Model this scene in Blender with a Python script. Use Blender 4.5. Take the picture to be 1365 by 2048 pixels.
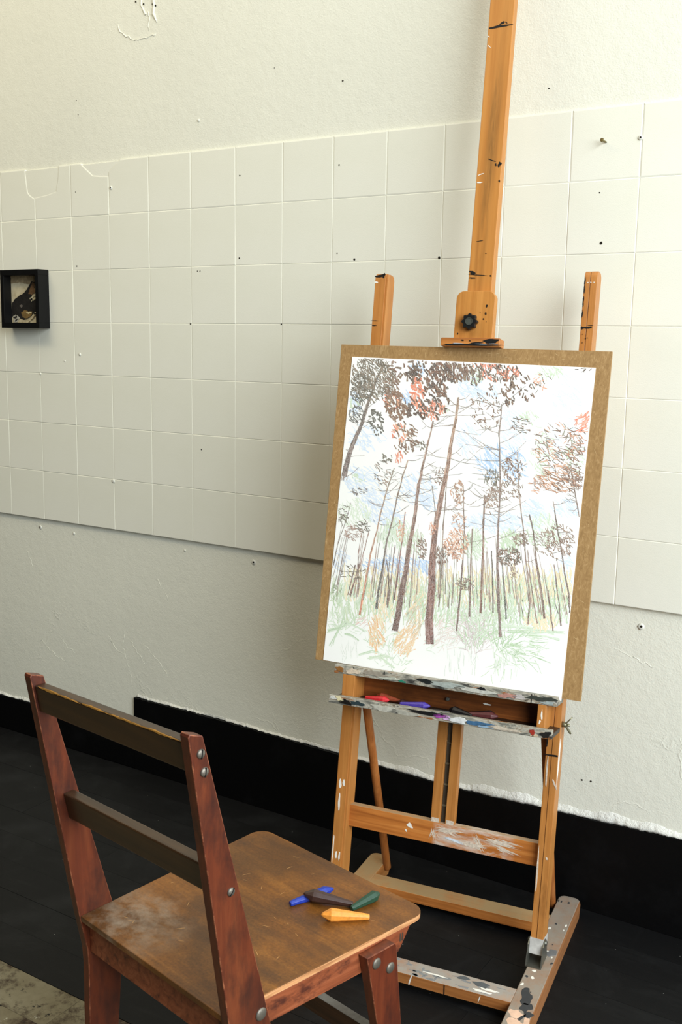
import bpy, bmesh, math, random
import numpy as np
from mathutils import Matrix, Vector, Euler

# ------------------------------------------------------------------ clear
for o in list(bpy.data.objects):
    bpy.data.objects.remove(o)
sc = bpy.context.scene
COL = sc.collection
R = math.radians

# ------------------------------------------------------------------ camera
CAM = (2.62899, -2.19415, 1.28893)
RW = ((0.8431317, 0.5374747, 0.0158058), (0.1002799, -0.1282931, -0.9866533), (-0.5282735, 0.8334637, -0.1620659))
cd = bpy.data.cameras.new('camera')
cam = bpy.data.objects.new('camera', cd)
COL.objects.link(cam)
m = Matrix.Identity(4)
for i in range(3):
    m[i][0], m[i][1], m[i][2], m[i][3] = RW[0][i], -RW[1][i], -RW[2][i], CAM[i]
cam.matrix_world = m
cd.sensor_fit = 'VERTICAL'
cd.sensor_height = 36.0
cd.lens = 2081.96 * 36.0 / 2048.0
cd.clip_start = 0.05
sc.camera = cam

# ------------------------------------------------------------------ world, lights, exposure
w = bpy.data.worlds.new('world')
sc.world = w
w.use_nodes = True
bg = w.node_tree.nodes['Background']
bg.inputs[0].default_value = (0.92, 0.96, 1.0, 1)
bg.inputs[1].default_value = 0.04


def area(name, loc, target, sx, sy, col, power):
    l = bpy.data.lights.new(name, 'AREA')
    l.shape = 'RECTANGLE'
    l.size, l.size_y, l.color, l.energy = sx, sy, col, power
    o = bpy.data.objects.new(name, l)
    COL.objects.link(o)
    o.location = loc
    o.rotation_euler = (Vector(target) - Vector(loc)).to_track_quat('-Z', 'Y').to_euler()
    return o


area('window_daylight', (4.8, -2.0, 2.2), (1.6, -0.6, 0.6), 3.0, 2.4, (0.89, 0.955, 1.0), 350)
area('ceiling_panel', (0.6, -1.45, 3.6), (0.6, -1.30, 0.0), 4.6, 2.6, (1.0, 0.93, 0.77), 78)
area('ceiling_tube', (-0.2, -1.65, 3.45), (0.1, -0.75, 0.0), 1.6, 0.16, (1.0, 0.84, 0.55), 24)

vs = sc.view_settings
vs.view_transform = 'Standard'
vs.look = 'None'
vs.gamma = 1.0
vs.use_curve_mapping = False
vs.exposure = -0.48


# ------------------------------------------------------------------ helpers
def lin(c):
    r = []
    for v in c:
        v = v / 255.0
        r.append(v / 12.92 if v <= 0.04045 else ((v + 0.055) / 1.055) ** 2.4)
    return tuple(r)


def c4(c):
    return lin(c) + (1.0,)


MATS = {}


class NT:
    def __init__(s, name):
        s.m = bpy.data.materials.new(name)
        s.m.use_nodes = True
        s.t = s.m.node_tree
        s.b = s.t.nodes['Principled BSDF']
        s.co = s.t.nodes.new('ShaderNodeTexCoord')

    def n(s, typ, **kw):
        x = s.t.nodes.new(typ)
        for k, v in kw.items():
            setattr(x, k, v)
        return x

    def l(s, a, b):
        s.t.links.new(a, b)

    def mapped(s, scale, loc=(0, 0, 0), rot=(0, 0, 0)):
        mp = s.n('ShaderNodeMapping')
        mp.inputs['Scale'].default_value = scale
        mp.inputs['Location'].default_value = loc
        mp.inputs['Rotation'].default_value = rot
        s.l(s.co.outputs['Object'], mp.inputs['Vector'])
        return mp.outputs[0]

    def noise(s, scale, vec=None, detail=4, rough=0.55, dist=0.0):
        x = s.n('ShaderNodeTexNoise')
        x.inputs['Scale'].default_value = scale
        x.inputs['Detail'].default_value = detail
        x.inputs['Roughness'].default_value = rough
        x.inputs['Distortion'].default_value = dist
        s.l(vec if vec is not None else s.co.outputs['Object'], x.inputs['Vector'])
        return x.outputs['Fac']

    def ramp(s, fac, stops, const=False):
        x = s.n('ShaderNodeValToRGB')
        r = x.color_ramp
        if const:
            r.interpolation = 'CONSTANT'
        while len(r.elements) < len(stops):
            r.elements.new(0.5)
        for e, (p, c) in zip(r.elements, stops):
            e.position = p
            e.color = c if len(c) == 4 else tuple(c) + (1,)
        s.l(fac, x.inputs[0])
        return x.outputs[0]

    def mix(s, fac, a, b, mode='MIX'):
        x = s.n('ShaderNodeMix', data_type='RGBA', blend_type=mode)
        if isinstance(fac, (int, float)):
            x.inputs[0].default_value = fac
        else:
            s.l(fac, x.inputs[0])
        for v, i in ((a, 6), (b, 7)):
            if isinstance(v, tuple):
                x.inputs[i].default_value = v
            else:
                s.l(v, x.inputs[i])
        return x.outputs[2]

    def math(s, op, a, b=None, c=None):
        x = s.n('ShaderNodeMath', operation=op)
        for i, v in enumerate((a, b, c)):
            if v is None:
                continue
            if isinstance(v, (int, float)):
                x.inputs[i].default_value = v
            else:
                s.l(v, x.inputs[i])
        return x.outputs[0]

    def bump(s, h, strength, dist):
        x = s.n('ShaderNodeBump')
        x.inputs['Strength'].default_value = strength
        x.inputs['Distance'].default_value = dist
        s.l(h, x.inputs['Height'])
        s.l(x.outputs[0], s.b.inputs['Normal'])

    def done(s, col, rough=0.5, spec=0.4, metal=0.0):
        if isinstance(col, tuple):
            s.b.inputs['Base Color'].default_value = col
        else:
            s.l(col, s.b.inputs['Base Color'])
        if isinstance(rough, (int, float)):
            s.b.inputs['Roughness'].default_value = rough
        else:
            s.l(rough, s.b.inputs['Roughness'])
        s.b.inputs['Specular IOR Level'].default_value = spec
        s.b.inputs['Metallic'].default_value = metal
        return s.m


BW = ((0, (0, 0, 0, 1)), (1, (1, 1, 1, 1)))


def flat(name, col, rough=0.5, spec=0.4, metal=0.0, var=0.12, scale=60):
    if name in MATS:
        return MATS[name]
    t = NT(name)
    f = t.noise(scale, detail=5)
    lo = tuple(v * (1 - var) for v in lin(col)) + (1,)
    hi = tuple(min(1, v * (1 + var)) for v in lin(col)) + (1,)
    c = t.ramp(f, ((0.3, lo), (0.7, hi)))
    MATS[name] = t.done(c, rough, spec, metal)
    return MATS[name]


def wood(name, base, dark, light, axis='Z', rough=0.42, spec=0.4, grain=1.0, dust=None, dustamt=0.0, stain=None,
         stain_scale=7.0, stain_lo=0.56, stain_hi=0.72, bump=0.15, cross=70.0):
    if name in MATS:
        return MATS[name]
    t = NT(name)
    sc_ = {'X': (2.2, cross, cross), 'Y': (cross, 2.2, cross), 'Z': (cross, cross, 2.2)}[axis]
    v = t.mapped(sc_)
    g = t.noise(1.0, v, 6, 0.6, 0.8 * grain)
    fine = t.noise(7.0, v, 3, 0.6)
    c = t.ramp(g, ((0.28, c4(dark)), (0.5, c4(base)), (0.74, c4(light))))
    fc = t.ramp(fine, ((0.3, (0.86, 0.86, 0.86, 1)), (0.65, (1.06, 1.06, 1.06, 1))))
    c = t.mix(0.6, c, fc, 'MULTIPLY')
    big = t.noise(9.0, None, 4, 0.6)
    bigc = t.ramp(big, ((0.3, (0.84, 0.84, 0.84, 1)), (0.68, (1.08, 1.08, 1.08, 1))))
    c = t.mix(0.8, c, bigc, 'MULTIPLY')
    if stain:
        sv = t.mapped({'X': (0.5, 1, 1), 'Y': (1, 0.5, 1), 'Z': (1, 1, 0.4)}[axis], (3.1, 1.7, 0.3))
        sn = t.noise(stain_scale, sv, 6, 0.65)
        sf = t.ramp(sn, ((stain_lo, (0, 0, 0, 1)), (stain_hi, (0.9, 0.9, 0.9, 1))))
        c = t.mix(sf, c, c4(stain))
    if dust:
        ge = t.n('ShaderNodeNewGeometry')
        sep = t.n('ShaderNodeSeparateXYZ')
        t.l(ge.outputs['True Normal'], sep.inputs[0])
        up = t.math('GREATER_THAN', sep.outputs[2], 0.6)
        dn = t.ramp(t.noise(16.0, None, 6, 0.7), ((0.25, (0.25, 0.25, 0.25, 1)), (0.55, (1, 1, 1, 1))))
        f = t.math('MULTIPLY', t.math('MULTIPLY', up, dn), dustamt)
        c = t.mix(f, c, c4(dust))
    t.bump(g, bump, 0.001)
    MATS[name] = t.done(c, rough, spec)
    return MATS[name]


def link(o, parent=None):
    COL.objects.link(o)
    if parent is not None:
        o.parent = parent
    return o


def tag(o, label=None, cat=None, group=None, kind=None):
    for k, v in (('label', label), ('category', cat), ('group', group), ('kind', kind)):
        if v:
            o[k] = v
    return o


def empty(name, loc=(0, 0, 0), rz=0.0):
    o = bpy.data.objects.new(name, None)
    o.empty_display_size = 0.1
    o.location = loc
    o.rotation_euler = (0, 0, rz)
    return link(o)


class MB:
    """collects vertices and faces for one mesh"""

    def __init__(s):
        s.v = []
        s.f = []
        s.sm = []

    def add(s, vs_, fs, smooth=False):
        o = len(s.v)
        s.v += [tuple(p) for p in vs_]
        s.f += [tuple(o + i for i in f) for f in fs]
        s.sm += [smooth] * len(fs)
        return s

    def hexa(s, p):  # 0-3 bottom ring, 4-7 top ring
        return s.add(p, [(3, 2, 1, 0), (4, 5, 6, 7), (0, 1, 5, 4), (1, 2, 6, 5), (2, 3, 7, 6), (3, 0, 4, 7)])

    def box(s, x0, x1, y0, y1, z0, z1):
        return s.hexa([(x0, y0, z0), (x1, y0, z0), (x1, y1, z0), (x0, y1, z0), (x0, y0, z1), (x1, y0, z1), (x1, y1, z1), (x0, y1, z1)])

    def loft(s, a, b, smooth=False):  # two closed rings
        if not hasattr(s, 'isl'):
            s.isl = []
        s.isl.append((len(s.v), len(s.f)))
        n = len(a)
        fs = [(i, (i + 1) % n, n + (i + 1) % n, n + i) for i in range(n)]
        s.add(list(a) + list(b), fs, smooth)
        o = len(s.v) - 2 * n
        s.f += [tuple(o + n - 1 - i for i in range(n)), tuple(o + n + i for i in range(n))]
        s.sm += [False, False]
        return s

    def rings(s, rs, smooth=True, caps=True):
        n = len(rs[0])
        vs_ = [p for r in rs for p in r]
        fs = []
        for k in range(len(rs) - 1):
            fs += [(k * n + i, k * n + (i + 1) % n, (k + 1) * n + (i + 1) % n, (k + 1) * n + i) for i in range(n)]
        o = len(s.v)
        s.add(vs_, fs, smooth)
        if caps:
            s.f += [tuple(o + n - 1 - i for i in range(n)), tuple(o + (len(rs) - 1) * n + i for i in range(n))]
            s.sm += [False, False]
        return s

    def tube(s, p0, p1, r0, r1=None, n=20, round_end=False):
        p0, p1 = Vector(p0), Vector(p1)
        r1 = r0 if r1 is None else r1
        d = (p1 - p0).normalized()
        a = d.orthogonal().normalized()
        b = d.cross(a)

        def ring(c, r):
            return [c + (a * math.cos(t) + b * math.sin(t)) * r for t in [2 * math.pi * i / n for i in range(n)]]
        rs = [ring(p0, r0), ring(p1, r1)]
        if round_end:
            rs = [ring(p0 + d * r0 * 0.0, r0 * 0.45), ring(p0 + d * r0 * 0.25, r0 * 0.8), ring(p0 + d * r0 * 0.7, r0)] + \
                 [ring(p1 - d * r1 * 0.7, r1), ring(p1 - d * r1 * 0.25, r1 * 0.8), ring(p1, r1 * 0.45)]
        return s.rings(rs)

    def each(s, name, mat, parent):
        isl = getattr(s, 'isl', [])
        for k, (v0, f0) in enumerate(isl):
            v1, f1 = isl[k + 1] if k + 1 < len(isl) else (len(s.v), len(s.f))
            q = MB()
            q.v, q.f, q.sm = s.v[v0:v1], [tuple(i - v0 for i in f) for f in s.f[f0:f1]], s.sm[f0:f1]
            q.build(name, mat, parent)

    def build(s, name, mat, parent=None, bevel=0.0, seg=2, xf=None):
        me = bpy.data.meshes.new(name)
        me.from_pydata(s.v, [], s.f)
        bm = bmesh.new()
        bm.from_mesh(me)
        bmesh.ops.recalc_face_normals(bm, faces=bm.faces)
        bm.to_mesh(me)
        bm.free()
        for p, k in zip(me.polygons, s.sm):
            p.use_smooth = k
        for mm in (mat if isinstance(mat, (list, tuple)) else [mat]):
            me.materials.append(mm)
        o = bpy.data.objects.new(name, me)
        if bevel:
            b = o.modifiers.new('bevel', 'BEVEL')
            b.width = bevel
            b.segments = seg
            b.limit_method = 'ANGLE'
            b.angle_limit = R(40)
        link(o, parent)
        if xf is not None:
            o.matrix_local = xf
        return o


def blob(mb, c, rx, rz, seed, y, thick=0.0004, n=18, rough=0.3, rot=0.0, axis='y'):
    """irregular thin paint patch lying on a face; c=(x,z) (axis y) or (x,y) (axis z, y is then the height)"""
    rnd = random.Random(seed)
    ph = [rnd.uniform(0, 6.28) for _ in range(4)]
    a, b = [], []
    for i in range(n):
        t = 2 * math.pi * i / n
        k = 1 + rough * (0.5 * math.sin(2 * t + ph[0]) + 0.4 * math.sin(3 * t + ph[1]) + 0.35 * math.sin(5 * t + ph[2]) + rnd.uniform(-.35, .35))
        px, pz = rx * k * math.cos(t), rz * k * math.sin(t)
        qx, qz = px * math.cos(rot) - pz * math.sin(rot), px * math.sin(rot) + pz * math.cos(rot)
        if axis == 'y':
            a.append((c[0] + qx, y + 0.0002, c[1] + qz))
            b.append((c[0] + qx * .96, y - thick, c[1] + qz * .96))
        else:
            a.append((c[0] + qx, c[1] + qz, y - 0.0002))
            b.append((c[0] + qx * .96, c[1] + qz * .96, y + thick))
    mb.loft(a, b)


def roundrect(x0, x1, z0, z1, r, which=(1, 1, 1, 1), n=6):
    """ccw outline; which = bl, br, tr, tl rounded"""
    pts = []
    for (cx, cz, a0, f) in ((x0 + r, z0 + r, 180, which[0]), (x1 - r, z0 + r, 270, which[1]), (x1 - r, z1 - r, 0, which[2]), (x0 + r, z1 - r, 90, which[3])):
        if f:
            for i in range(n + 1):
                t = R(a0 + 90.0 * i / n)
                pts.append((cx + r * math.cos(t), cz + r * math.sin(t)))
        else:
            t = R(a0 + 45)
            pts.append((cx + r * (1 if math.cos(t) > 0 else -1), cz + r * (1 if math.sin(t) > 0 else -1)))
    return pts


# ------------------------------------------------------------------ materials of the setting
def wall_paint(name, tint, lumps, peel):
    t = NT(name)
    a = t.noise(330.0, None, 3, 0.6)
    b = t.noise(38.0, None, 5, 0.6)
    vo = t.n('ShaderNodeTexVoronoi', feature='DISTANCE_TO_EDGE')
    vo.inputs['Scale'].default_value = 5.5
    dv = t.n('ShaderNodeVectorMath', operation='ADD')
    nn = t.n('ShaderNodeTexNoise')
    nn.inputs['Scale'].default_value = 9.0
    nn.inputs['Detail'].default_value = 6
    t.l(t.co.outputs['Object'], nn.inputs['Vector'])
    sc2 = t.n('ShaderNodeVectorMath', operation='SCALE')
    sc2.inputs['Scale'].default_value = 0.22
    t.l(nn.outputs['Color'], sc2.inputs[0])
    t.l(t.co.outputs['Object'], dv.inputs[0])
    t.l(sc2.outputs[0], dv.inputs[1])
    t.l(dv.outputs[0], vo.inputs['Vector'])
    edge = t.ramp(vo.outputs['Distance'], ((0.0, (1, 1, 1, 1)), (0.022, (0, 0, 0, 1))))
    mask = t.ramp(t.noise(3.1, None, 3), ((0.50, (0, 0, 0, 1)), (0.60, (1, 1, 1, 1))))
    sz = t.n('ShaderNodeSeparateXYZ')
    t.l(t.co.outputs['Object'], sz.inputs[0])
    mask = t.math('MULTIPLY', mask, t.ramp(sz.outputs[2], ((0.40, (1, 1, 1, 1)), (0.60, (0, 0, 0, 1)))))
    ridge = t.math('MULTIPLY', edge, mask)
    h = t.math('ADD', t.math('MULTIPLY', a, 0.45), t.math('MULTIPLY', b, lumps))
    h = t.math('ADD', h, t.math('MULTIPLY', ridge, peel))
    t.bump(h, 0.38, 0.004)
    f = t.noise(2.4, None, 5, 0.6)
    lo = tuple(v * 0.95 for v in lin(tint)) + (1,)
    c = t.ramp(f, ((0.3, lo), (0.7, c4(tint))))
    return t.done(c, 0.62, 0.3)


M_PLASTER = wall_paint('white_plaster_paint', (242, 242, 226), 0.8, 0.35)
M_TILE = None
t = NT('white_painted_tile')
h = t.math('ADD', t.math('MULTIPLY', t.noise(420.0, None, 3), 0.35), t.math('MULTIPLY', t.noise(30.0, None, 3), 0.35))
t.bump(h, 0.35, 0.0018)
M_TILE = t.done(t.ramp(t.noise(3.0, None, 4), ((0.3, c4((239, 239, 222))), (0.7, c4((244, 244, 230))))), 0.5, 0.35)

t = NT('black_gloss_paint')
sm_ = t.ramp(t.noise(6.0, None, 7, 0.7), ((0.52, (0, 0, 0, 1)), (0.75, (1, 1, 1, 1))))
c = t.mix(sm_, (0.0014, 0.0014, 0.0015, 1), (0.005, 0.005, 0.0055, 1))
t.bump(t.noise(60.0, None, 4), 0.25, 0.002)
M_BLACKBASE = t.done(c, 0.55, 0.18)

t = NT('black_painted_board')
v = t.mapped((1.2, 9.0, 9.0))
sc1 = t.ramp(t.noise(4.0, None, 8, 0.72, 0.8), ((0.50, (0, 0, 0, 1)), (0.78, (1, 1, 1, 1))))
sc3 = t.ramp(t.noise(5.0, v, 6, 0.7), ((0.55, (0, 0, 0, 1)), (0.8, (1, 1, 1, 1))))
vo = t.n('ShaderNodeTexVoronoi')
vo.inputs['Scale'].default_value = 42.0
t.l(t.co.outputs['Object'], vo.inputs['Vector'])
speck = t.ramp(vo.outputs['Distance'], ((0.035, (1, 1, 1, 1)), (0.06, (0, 0, 0, 1))))
spk = t.math('MULTIPLY', speck, t.ramp(t.noise(11.0), ((0.56, (0, 0, 0, 1)), (0.6, (1, 1, 1, 1)))))
c = t.mix(sc1, (0.0028, 0.0029, 0.0032, 1), (0.011, 0.0115, 0.012, 1))
c = t.mix(t.math('MULTIPLY', sc3, 0.5), c, (0.014, 0.0145, 0.014, 1))
c = t.mix(t.math('MULTIPLY', spk, 0.7), c, (0.35, 0.35, 0.33, 1))
t.bump(t.noise(90.0, v, 4), 0.2, 0.001)
M_BLACKFLOOR = t.done(c, 0.62, 0.22)

t = NT('worn_bare_board')
v = t.mapped((2.0, 30.0, 30.0))
c = t.ramp(t.noise(3.0, None, 8, 0.7), ((0.32, c4((74, 62, 46))), (0.5, c4((112, 104, 82))), (0.7, c4((136, 130, 108)))))
st = t.ramp(t.noise(11.0, None, 8, 0.8, 0.15), ((0.50, (0, 0, 0, 1)), (0.62, (1, 1, 1, 1))))
c = t.mix(st, c, c4((52, 38, 28)))
st = t.ramp(t.noise(33.0, None, 5, 0.7), ((0.62, (0, 0, 0, 1)), (0.68, (1, 1, 1, 1))))
c = t.mix(st, c, c4((24, 20, 17)))
st = t.ramp(t.noise(21.0, t.mapped((1, 1, 1), (7, 3, 1)), 5, 0.7), ((0.66, (0, 0, 0, 1)), (0.7, (1, 1, 1, 1))))
c = t.mix(st, c, c4((190, 188, 172)))
t.bump(t.noise(50.0, None, 6), 0.4, 0.002)
M_BARE = t.done(c, 0.7, 0.25)

M_HOLE = flat('dark_hole', (38, 34, 28), 0.8, 0.1)
M_GREYHOLE = flat('pale_plug', (226, 226, 214), 0.5, 0.3, var=0.03)

# ------------------------------------------------------------------ wall
TS = 0.15
TOP = 1.7745
BOT = 1.779 - 7 * TS
WX0, WX1 = -2.4, 4.6
mb = MB()
prof = [(0.005, 3.6), (0.005, TOP - 0.03), (0.0105, TOP - 0.06), (0.0105, 0.0), (0.14, 0.0), (0.14, 3.6)]
mb.loft([(WX0, y, z) for y, z in prof], [(WX1, y, z) for y, z in prof])
wall = mb.build('wall_back', M_PLASTER)
tag(wall, 'white painted wall with a band of square tiles above a black base', 'wall', kind='structure')

mb = MB().box(WX0, WX1, 0.0011, 0.011, BOT + 0.004, TOP - 0.004)
mb.build('grout_bed', M_TILE, wall)


def tile_mesh(name, pts, inset=0.0013, depth=0.0007, back=0.009):
    """pts: (x,z) outline, ccw seen from the room"""
    bm = bmesh.new()
    vsx = [bm.verts.new((x, depth, z)) for x, z in pts]
    f = bm.faces.new(vsx)
    bm.normal_update()
    if f.normal.y > 0:
        f.normal_flip()
    r = bmesh.ops.extrude_face_region(bm, geom=[f])
    bk = [e for e in r['geom'] if isinstance(e, bmesh.types.BMFace)]
    # extruded face becomes the visible front
    front = bk[0]
    for vv in vsx:
        vv.co.y = back
    bm.normal_update()
    bmesh.ops.inset_region(bm, faces=[front], thickness=inset, depth=0.0, use_even_offset=True)
    for vv in front.verts:
        vv.co.y = 0.0
    bmesh.ops.recalc_face_normals(bm, faces=bm.faces)
    me = bpy.data.meshes.new(name)
    bm.to_mesh(me)
    bm.free()
    me.materials.append(M_TILE)
    return me


g = 0.00035
HT = TS / 2 - g
std = tile_mesh('tile', [(-HT, -HT), (HT, -HT), (HT, HT), (-HT, HT)])
topm = tile_mesh('tile', [(-HT, -HT), (HT, -HT), (HT, HT - 0.0045 + g), (-HT, HT - 0.0045 + g)], inset=0.0026)
ZT = TOP - (1.779 - TS / 2)


def notch(cx, pts):
    return tile_mesh('tile', [(x - cx, z - (1.779 - TS / 2)) for x, z in pts], inset=0.0026)


x0, x1, z0, z1 = 0.0 + g, 0.15 - g, 1.629 + g, TOP
special = {
    0: notch(0.075, [(x0, z0), (x1, z0), (x1, 1.692), (0.146, 1.690), (0.128, 1.700), (0.119, 1.709), (0.114, 1.74), (0.110, z1), (x0, z1)]),
    1: notch(0.225, [(0.15 + g, z0), (0.30 - g, z0), (0.30 - g, z1), (0.253, z1), (0.247, 1.735), (0.238, 1.704), (0.20, 1.697), (0.15 + g, 1.692)]),
    2: notch(0.375, [(0.30 + g, z0), (0.45 - g, z0), (0.45 - g, 1.733), (0.42, 1.735), (0.389, 1.739), (0.365, 1.757), (0.342, z1), (0.30 + g, z1)]),
    3: notch(0.525, [(0.45 + g, z0), (0.60 - g, z0), (0.60 - g, z1), (0.496, z1), (0.474, 1.762), (0.45 + g, 1.744)]),
}
rnd = random.Random(4)
for row in range(7):
    for colm in range(-5, 19):
        me = std if row else special.get(colm, topm)
        o = bpy.data.objects.new('tile', me)
        link(o, wall)
        o.location = ((colm + 0.5) * TS, rnd.uniform(-0.0002, 0.0003), 1.779 - (row + 0.5) * TS)
        o.rotation_euler = (rnd.gauss(0, .0013), rnd.gauss(0, .0005), rnd.gauss(0, .0013))
# comb ridges of old adhesive where tile corners are broken away
mb = MB()
for i in range(7):
    z = 1.704 + i * 0.0045
    mb.box(0.130, 0.236 - i * 0.003, 0.0026, 0.006, z, z + 0.002)
for i in range(9):
    x = 0.405 + i * 0.0062
    mb.box(x, x + 0.0026, 0.0026, 0.006, 1.742, 1.768)
mb.build('adhesive_ridge', M_TILE, wall)['kind'] = 'stuff'

HOLES = [(1.221, 1.9, 2.6), (1.019, 1.953, 1.3), (0.327, 1.948, 1.6), (0.333, 1.909, 1.6), (1.742, 1.826, 1.8), (0.915, 1.703, 2.2), (1.217, 1.707, 2.2),
         (0.32, 1.698, 1.6), (0.318, 1.491, 2.0), (0.772, 1.467, 1.6), (0.781, 1.467, 1.8), (0.913, 1.497, 2.0), (1.215, 1.5, 1.7), (1.265, 1.484, 3.0), (1.495, 1.482, 3.6),
         (1.876, 1.501, 3.2), (1.867, 1.604, 1.6), (0.746, 1.328, 2.2), (1.049, 1.329, 2.2), (0.782, 0.989, 2.2)]
rnd = random.Random(8)
for hx, hz, r in HOLES:
    mb = MB()
    yy = 0.0046 if hz > TOP else -0.0004
    r = r * 0.001
    n = 9
    a = [(hx + r * rnd.uniform(.75, 1.15) * math.cos(6.283 * i / n), yy, hz + r * rnd.uniform(.75, 1.15) * math.sin(6.283 * i / n)) for i in range(n)]
    b = [(p[0], yy + 0.004, p[2]) for p in a]
    mb.loft(a, b)
    mb.build('screw_hole', M_HOLE, wall)
for hx, hz in ((1.897, 0.306), (1.918, 0.308)):
    MB().tube((hx, 0.0096, hz), (hx, 0.013, hz), 0.0021, n=10).build('screw_hole', M_HOLE, wall)
# old wall plugs and blobs of filler under the paint
for hx, hz, r, yy in ((0.46, 1.701, 5, 0), (1.947, 1.707, 5.5, 0), (0.151, 1.177, 3.5, 0), (0.322, 1.238, 4.5, 0), (0.447, 0.874, 6.5, 0), (0.954, 0.694, 8, .0105), (0.118, 0.699, 7, .0105),
                      (0.266, 0.696, 5, .0105), (0.71, 0.697, 4, .0105), (2.009, 0.687, 8, .0105), (0.775, 1.852, 4, .005), (0.258, 1.217, 2.5, 0)):
    r *= 0.001
    mb = MB()
    rings = []
    for k, (rr, dy) in enumerate(((1.0, 0.001), (0.85, -0.0015), (0.5, -0.0026), (0.2, -0.0024))):
        rings.append([(hx + r * rr * rnd.uniform(.85, 1.15) * math.cos(6.283 * i / 12), yy + dy, hz + r * rr * rnd.uniform(.85, 1.15) * math.sin(6.283 * i / 12)) for i in range(12)])
    mb.rings(rings)
    o = mb.build('wall_plug', M_GREYHOLE, wall)
    if (hx, hz) in ((0.46, 1.701), (1.947, 1.707), (0.954, 0.694), (0.118, 0.699), (2.009, 0.687)):
        MB().tube((hx + r * .15, yy - 0.0034, hz + r * .1), (hx + r * .15, yy, hz + r * .1), r * 0.33, n=8).build('plug_hole', M_HOLE, o)

# ridges of peeling paint on the upper plaster
def ridge(pts, r, y, seed):
    rn = random.Random(seed)
    rs = []
    P = []
    for (a, b) in zip(pts[:-1], pts[1:]):
        k = max(2, int(math.hypot(b[0] - a[0], b[1] - a[1]) / 0.006))
        for i in range(k):
            P.append((a[0] + (b[0] - a[0]) * i / k + rn.gauss(0, .0022), a[1] + (b[1] - a[1]) * i / k + rn.gauss(0, .0022)))
    P.append(pts[-1])
    for i, p in enumerate(P):
        q = P[min(i + 1, len(P) - 1)]
        q0 = P[max(i - 1, 0)]
        d = Vector((q[0] - q0[0], q[1] - q0[1]))
        d = d.normalized() if d.length else Vector((1, 0))
        nx, nz = -d.y, d.x
        rr = r * rn.uniform(.6, 1.2) * (0.3 if i in (0, len(P) - 1) else 1)
        rs.append([(p[0] + nx * rr, y + .0006, p[1] + nz * rr), (p[0] + nx * rr * .5, y - rr * .7, p[1] + nz * rr * .5),
                   (p[0] - nx * rr * .5, y - rr * .6, p[1] - nz * rr * .5), (p[0] - nx * rr, y + .0006, p[1] - nz * rr)])
    mb = MB().rings(rs)
    return mb.build('paint_ridge', M_PLASTER, wall)


ridge([(0.490, 2.125), (0.507, 2.104), (0.525, 2.09), (0.545, 2.080), (0.565, 2.077), (0.585, 2.078), (0.61, 2.083), (0.63, 2.085)], 0.0022, .005, 1)
ridge([(0.575, 2.19), (0.58, 2.165), (0.588, 2.15), (0.60, 2.14)], 0.004, .005, 2)
ridge([(0.62, 2.19), (0.622, 2.16), (0.626, 2.13), (0.634, 2.112)], 0.0045, .005, 3)
ridge([(0.603, 2.15), (0.605, 2.12), (0.604, 2.095)], 0.002, .005, 5)
for a, b in ((0.56, 2.175), (0.588, 2.165), (0.62, 2.16), (0.63, 2.155)):
    MB().tube((a, 0.0035, b), (a, .008, b), 0.0024, n=7).build('screw_hole', M_HOLE, wall)
# ridges of flaking plaster on the lower wall, left
for k, pts in enumerate((
        [(0.40, 0.40), (0.43, 0.36), (0.47, 0.345), (0.485, 0.31), (0.50, 0.25)], [(0.47, 0.42), (0.46, 0.37), (0.475, 0.34)], [(0.49, 0.395), (0.53, 0.36), (0.55, 0.33)],
        [(0.54, 0.40), (0.58, 0.37), (0.61, 0.35), (0.64, 0.315)], [(0.10, 0.33), (0.14, 0.31), (0.17, 0.29), (0.22, 0.285)], [(0.19, 0.36), (0.22, 0.33), (0.26, 0.315)],
        [(0.60, 0.60), (0.63, 0.57), (0.645, 0.54)], [(0.05, 0.62), (0.07, 0.58), (0.08, 0.56)], [(1.95, 0.63), (2.0, 0.61), (2.05, 0.60)])):
    ridge(pts, 0.0012, .0108, 20 + k)

# screw left standing in a tile
s = MB()
s.tube((1.876, 0.004, 1.704), (1.872, -0.016, 1.7065), 0.0018, n=10)
s.tube((1.872, -0.016, 1.7065), (1.8715, -0.0185, 1.7068), 0.0042, 0.0036, n=14)
tag(s.build('screw', flat('dull_brass', (120, 108, 70), 0.45, 0.5, 0.7)), 'brass screw sticking out of the tiled wall right of the mast', 'screw')

# black base and the lumpy white edge above it
bt = [(0.513, .226), (0.60, .224), (0.70, .225), (0.825, .224), (1.0, .221), (1.246, .216), (1.427, .211), (1.55, .209), (1.649, .210), (1.803, .218), (1.947, .220), (2.13, .229), (2.4, .228), (4.6, .226)]
rnd = random.Random(5)


def topz(x):
    for (a, za), (b, zb) in zip(bt[:-1], bt[1:]):
        if a <= x <= b:
            return za + (zb - za) * (x - a) / (b - a)
    return bt[-1][1]


def strip(xs, fn, y0, y1, zb):
    mb = MB()
    rs = []
    for x in xs:
        z = fn(x)
        rs.append([(x, y1, zb), (x, y0, zb), (x, y0, z), (x, y1, z)])
    mb.rings(rs, smooth=False)
    return mb


xs = list(np.arange(0.513, 3.0, 0.012)) + [3.4, 4.0, 4.6]
jit = {}
o = strip(xs, lambda x: topz(x) + rnd.gauss(0, .0009), 0.0, 0.02, 0.0).build('baseboard_back', M_BLACKBASE, None, 0.0)
tag(o, 'tall black painted base along the wall behind the easel', 'baseboard', kind='structure')
xs = list(np.arange(-1.0, 0.513, 0.015)) + [0.513]
o = strip([-2.4] + xs, lambda x: .111 + rnd.gauss(0, .0008), 0.002, 0.02, 0.0).build('baseboard_left', M_BLACKBASE, None, 0.0)
tag(o, 'low black painted base at the left behind the chair', 'baseboard', kind='structure')
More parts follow.
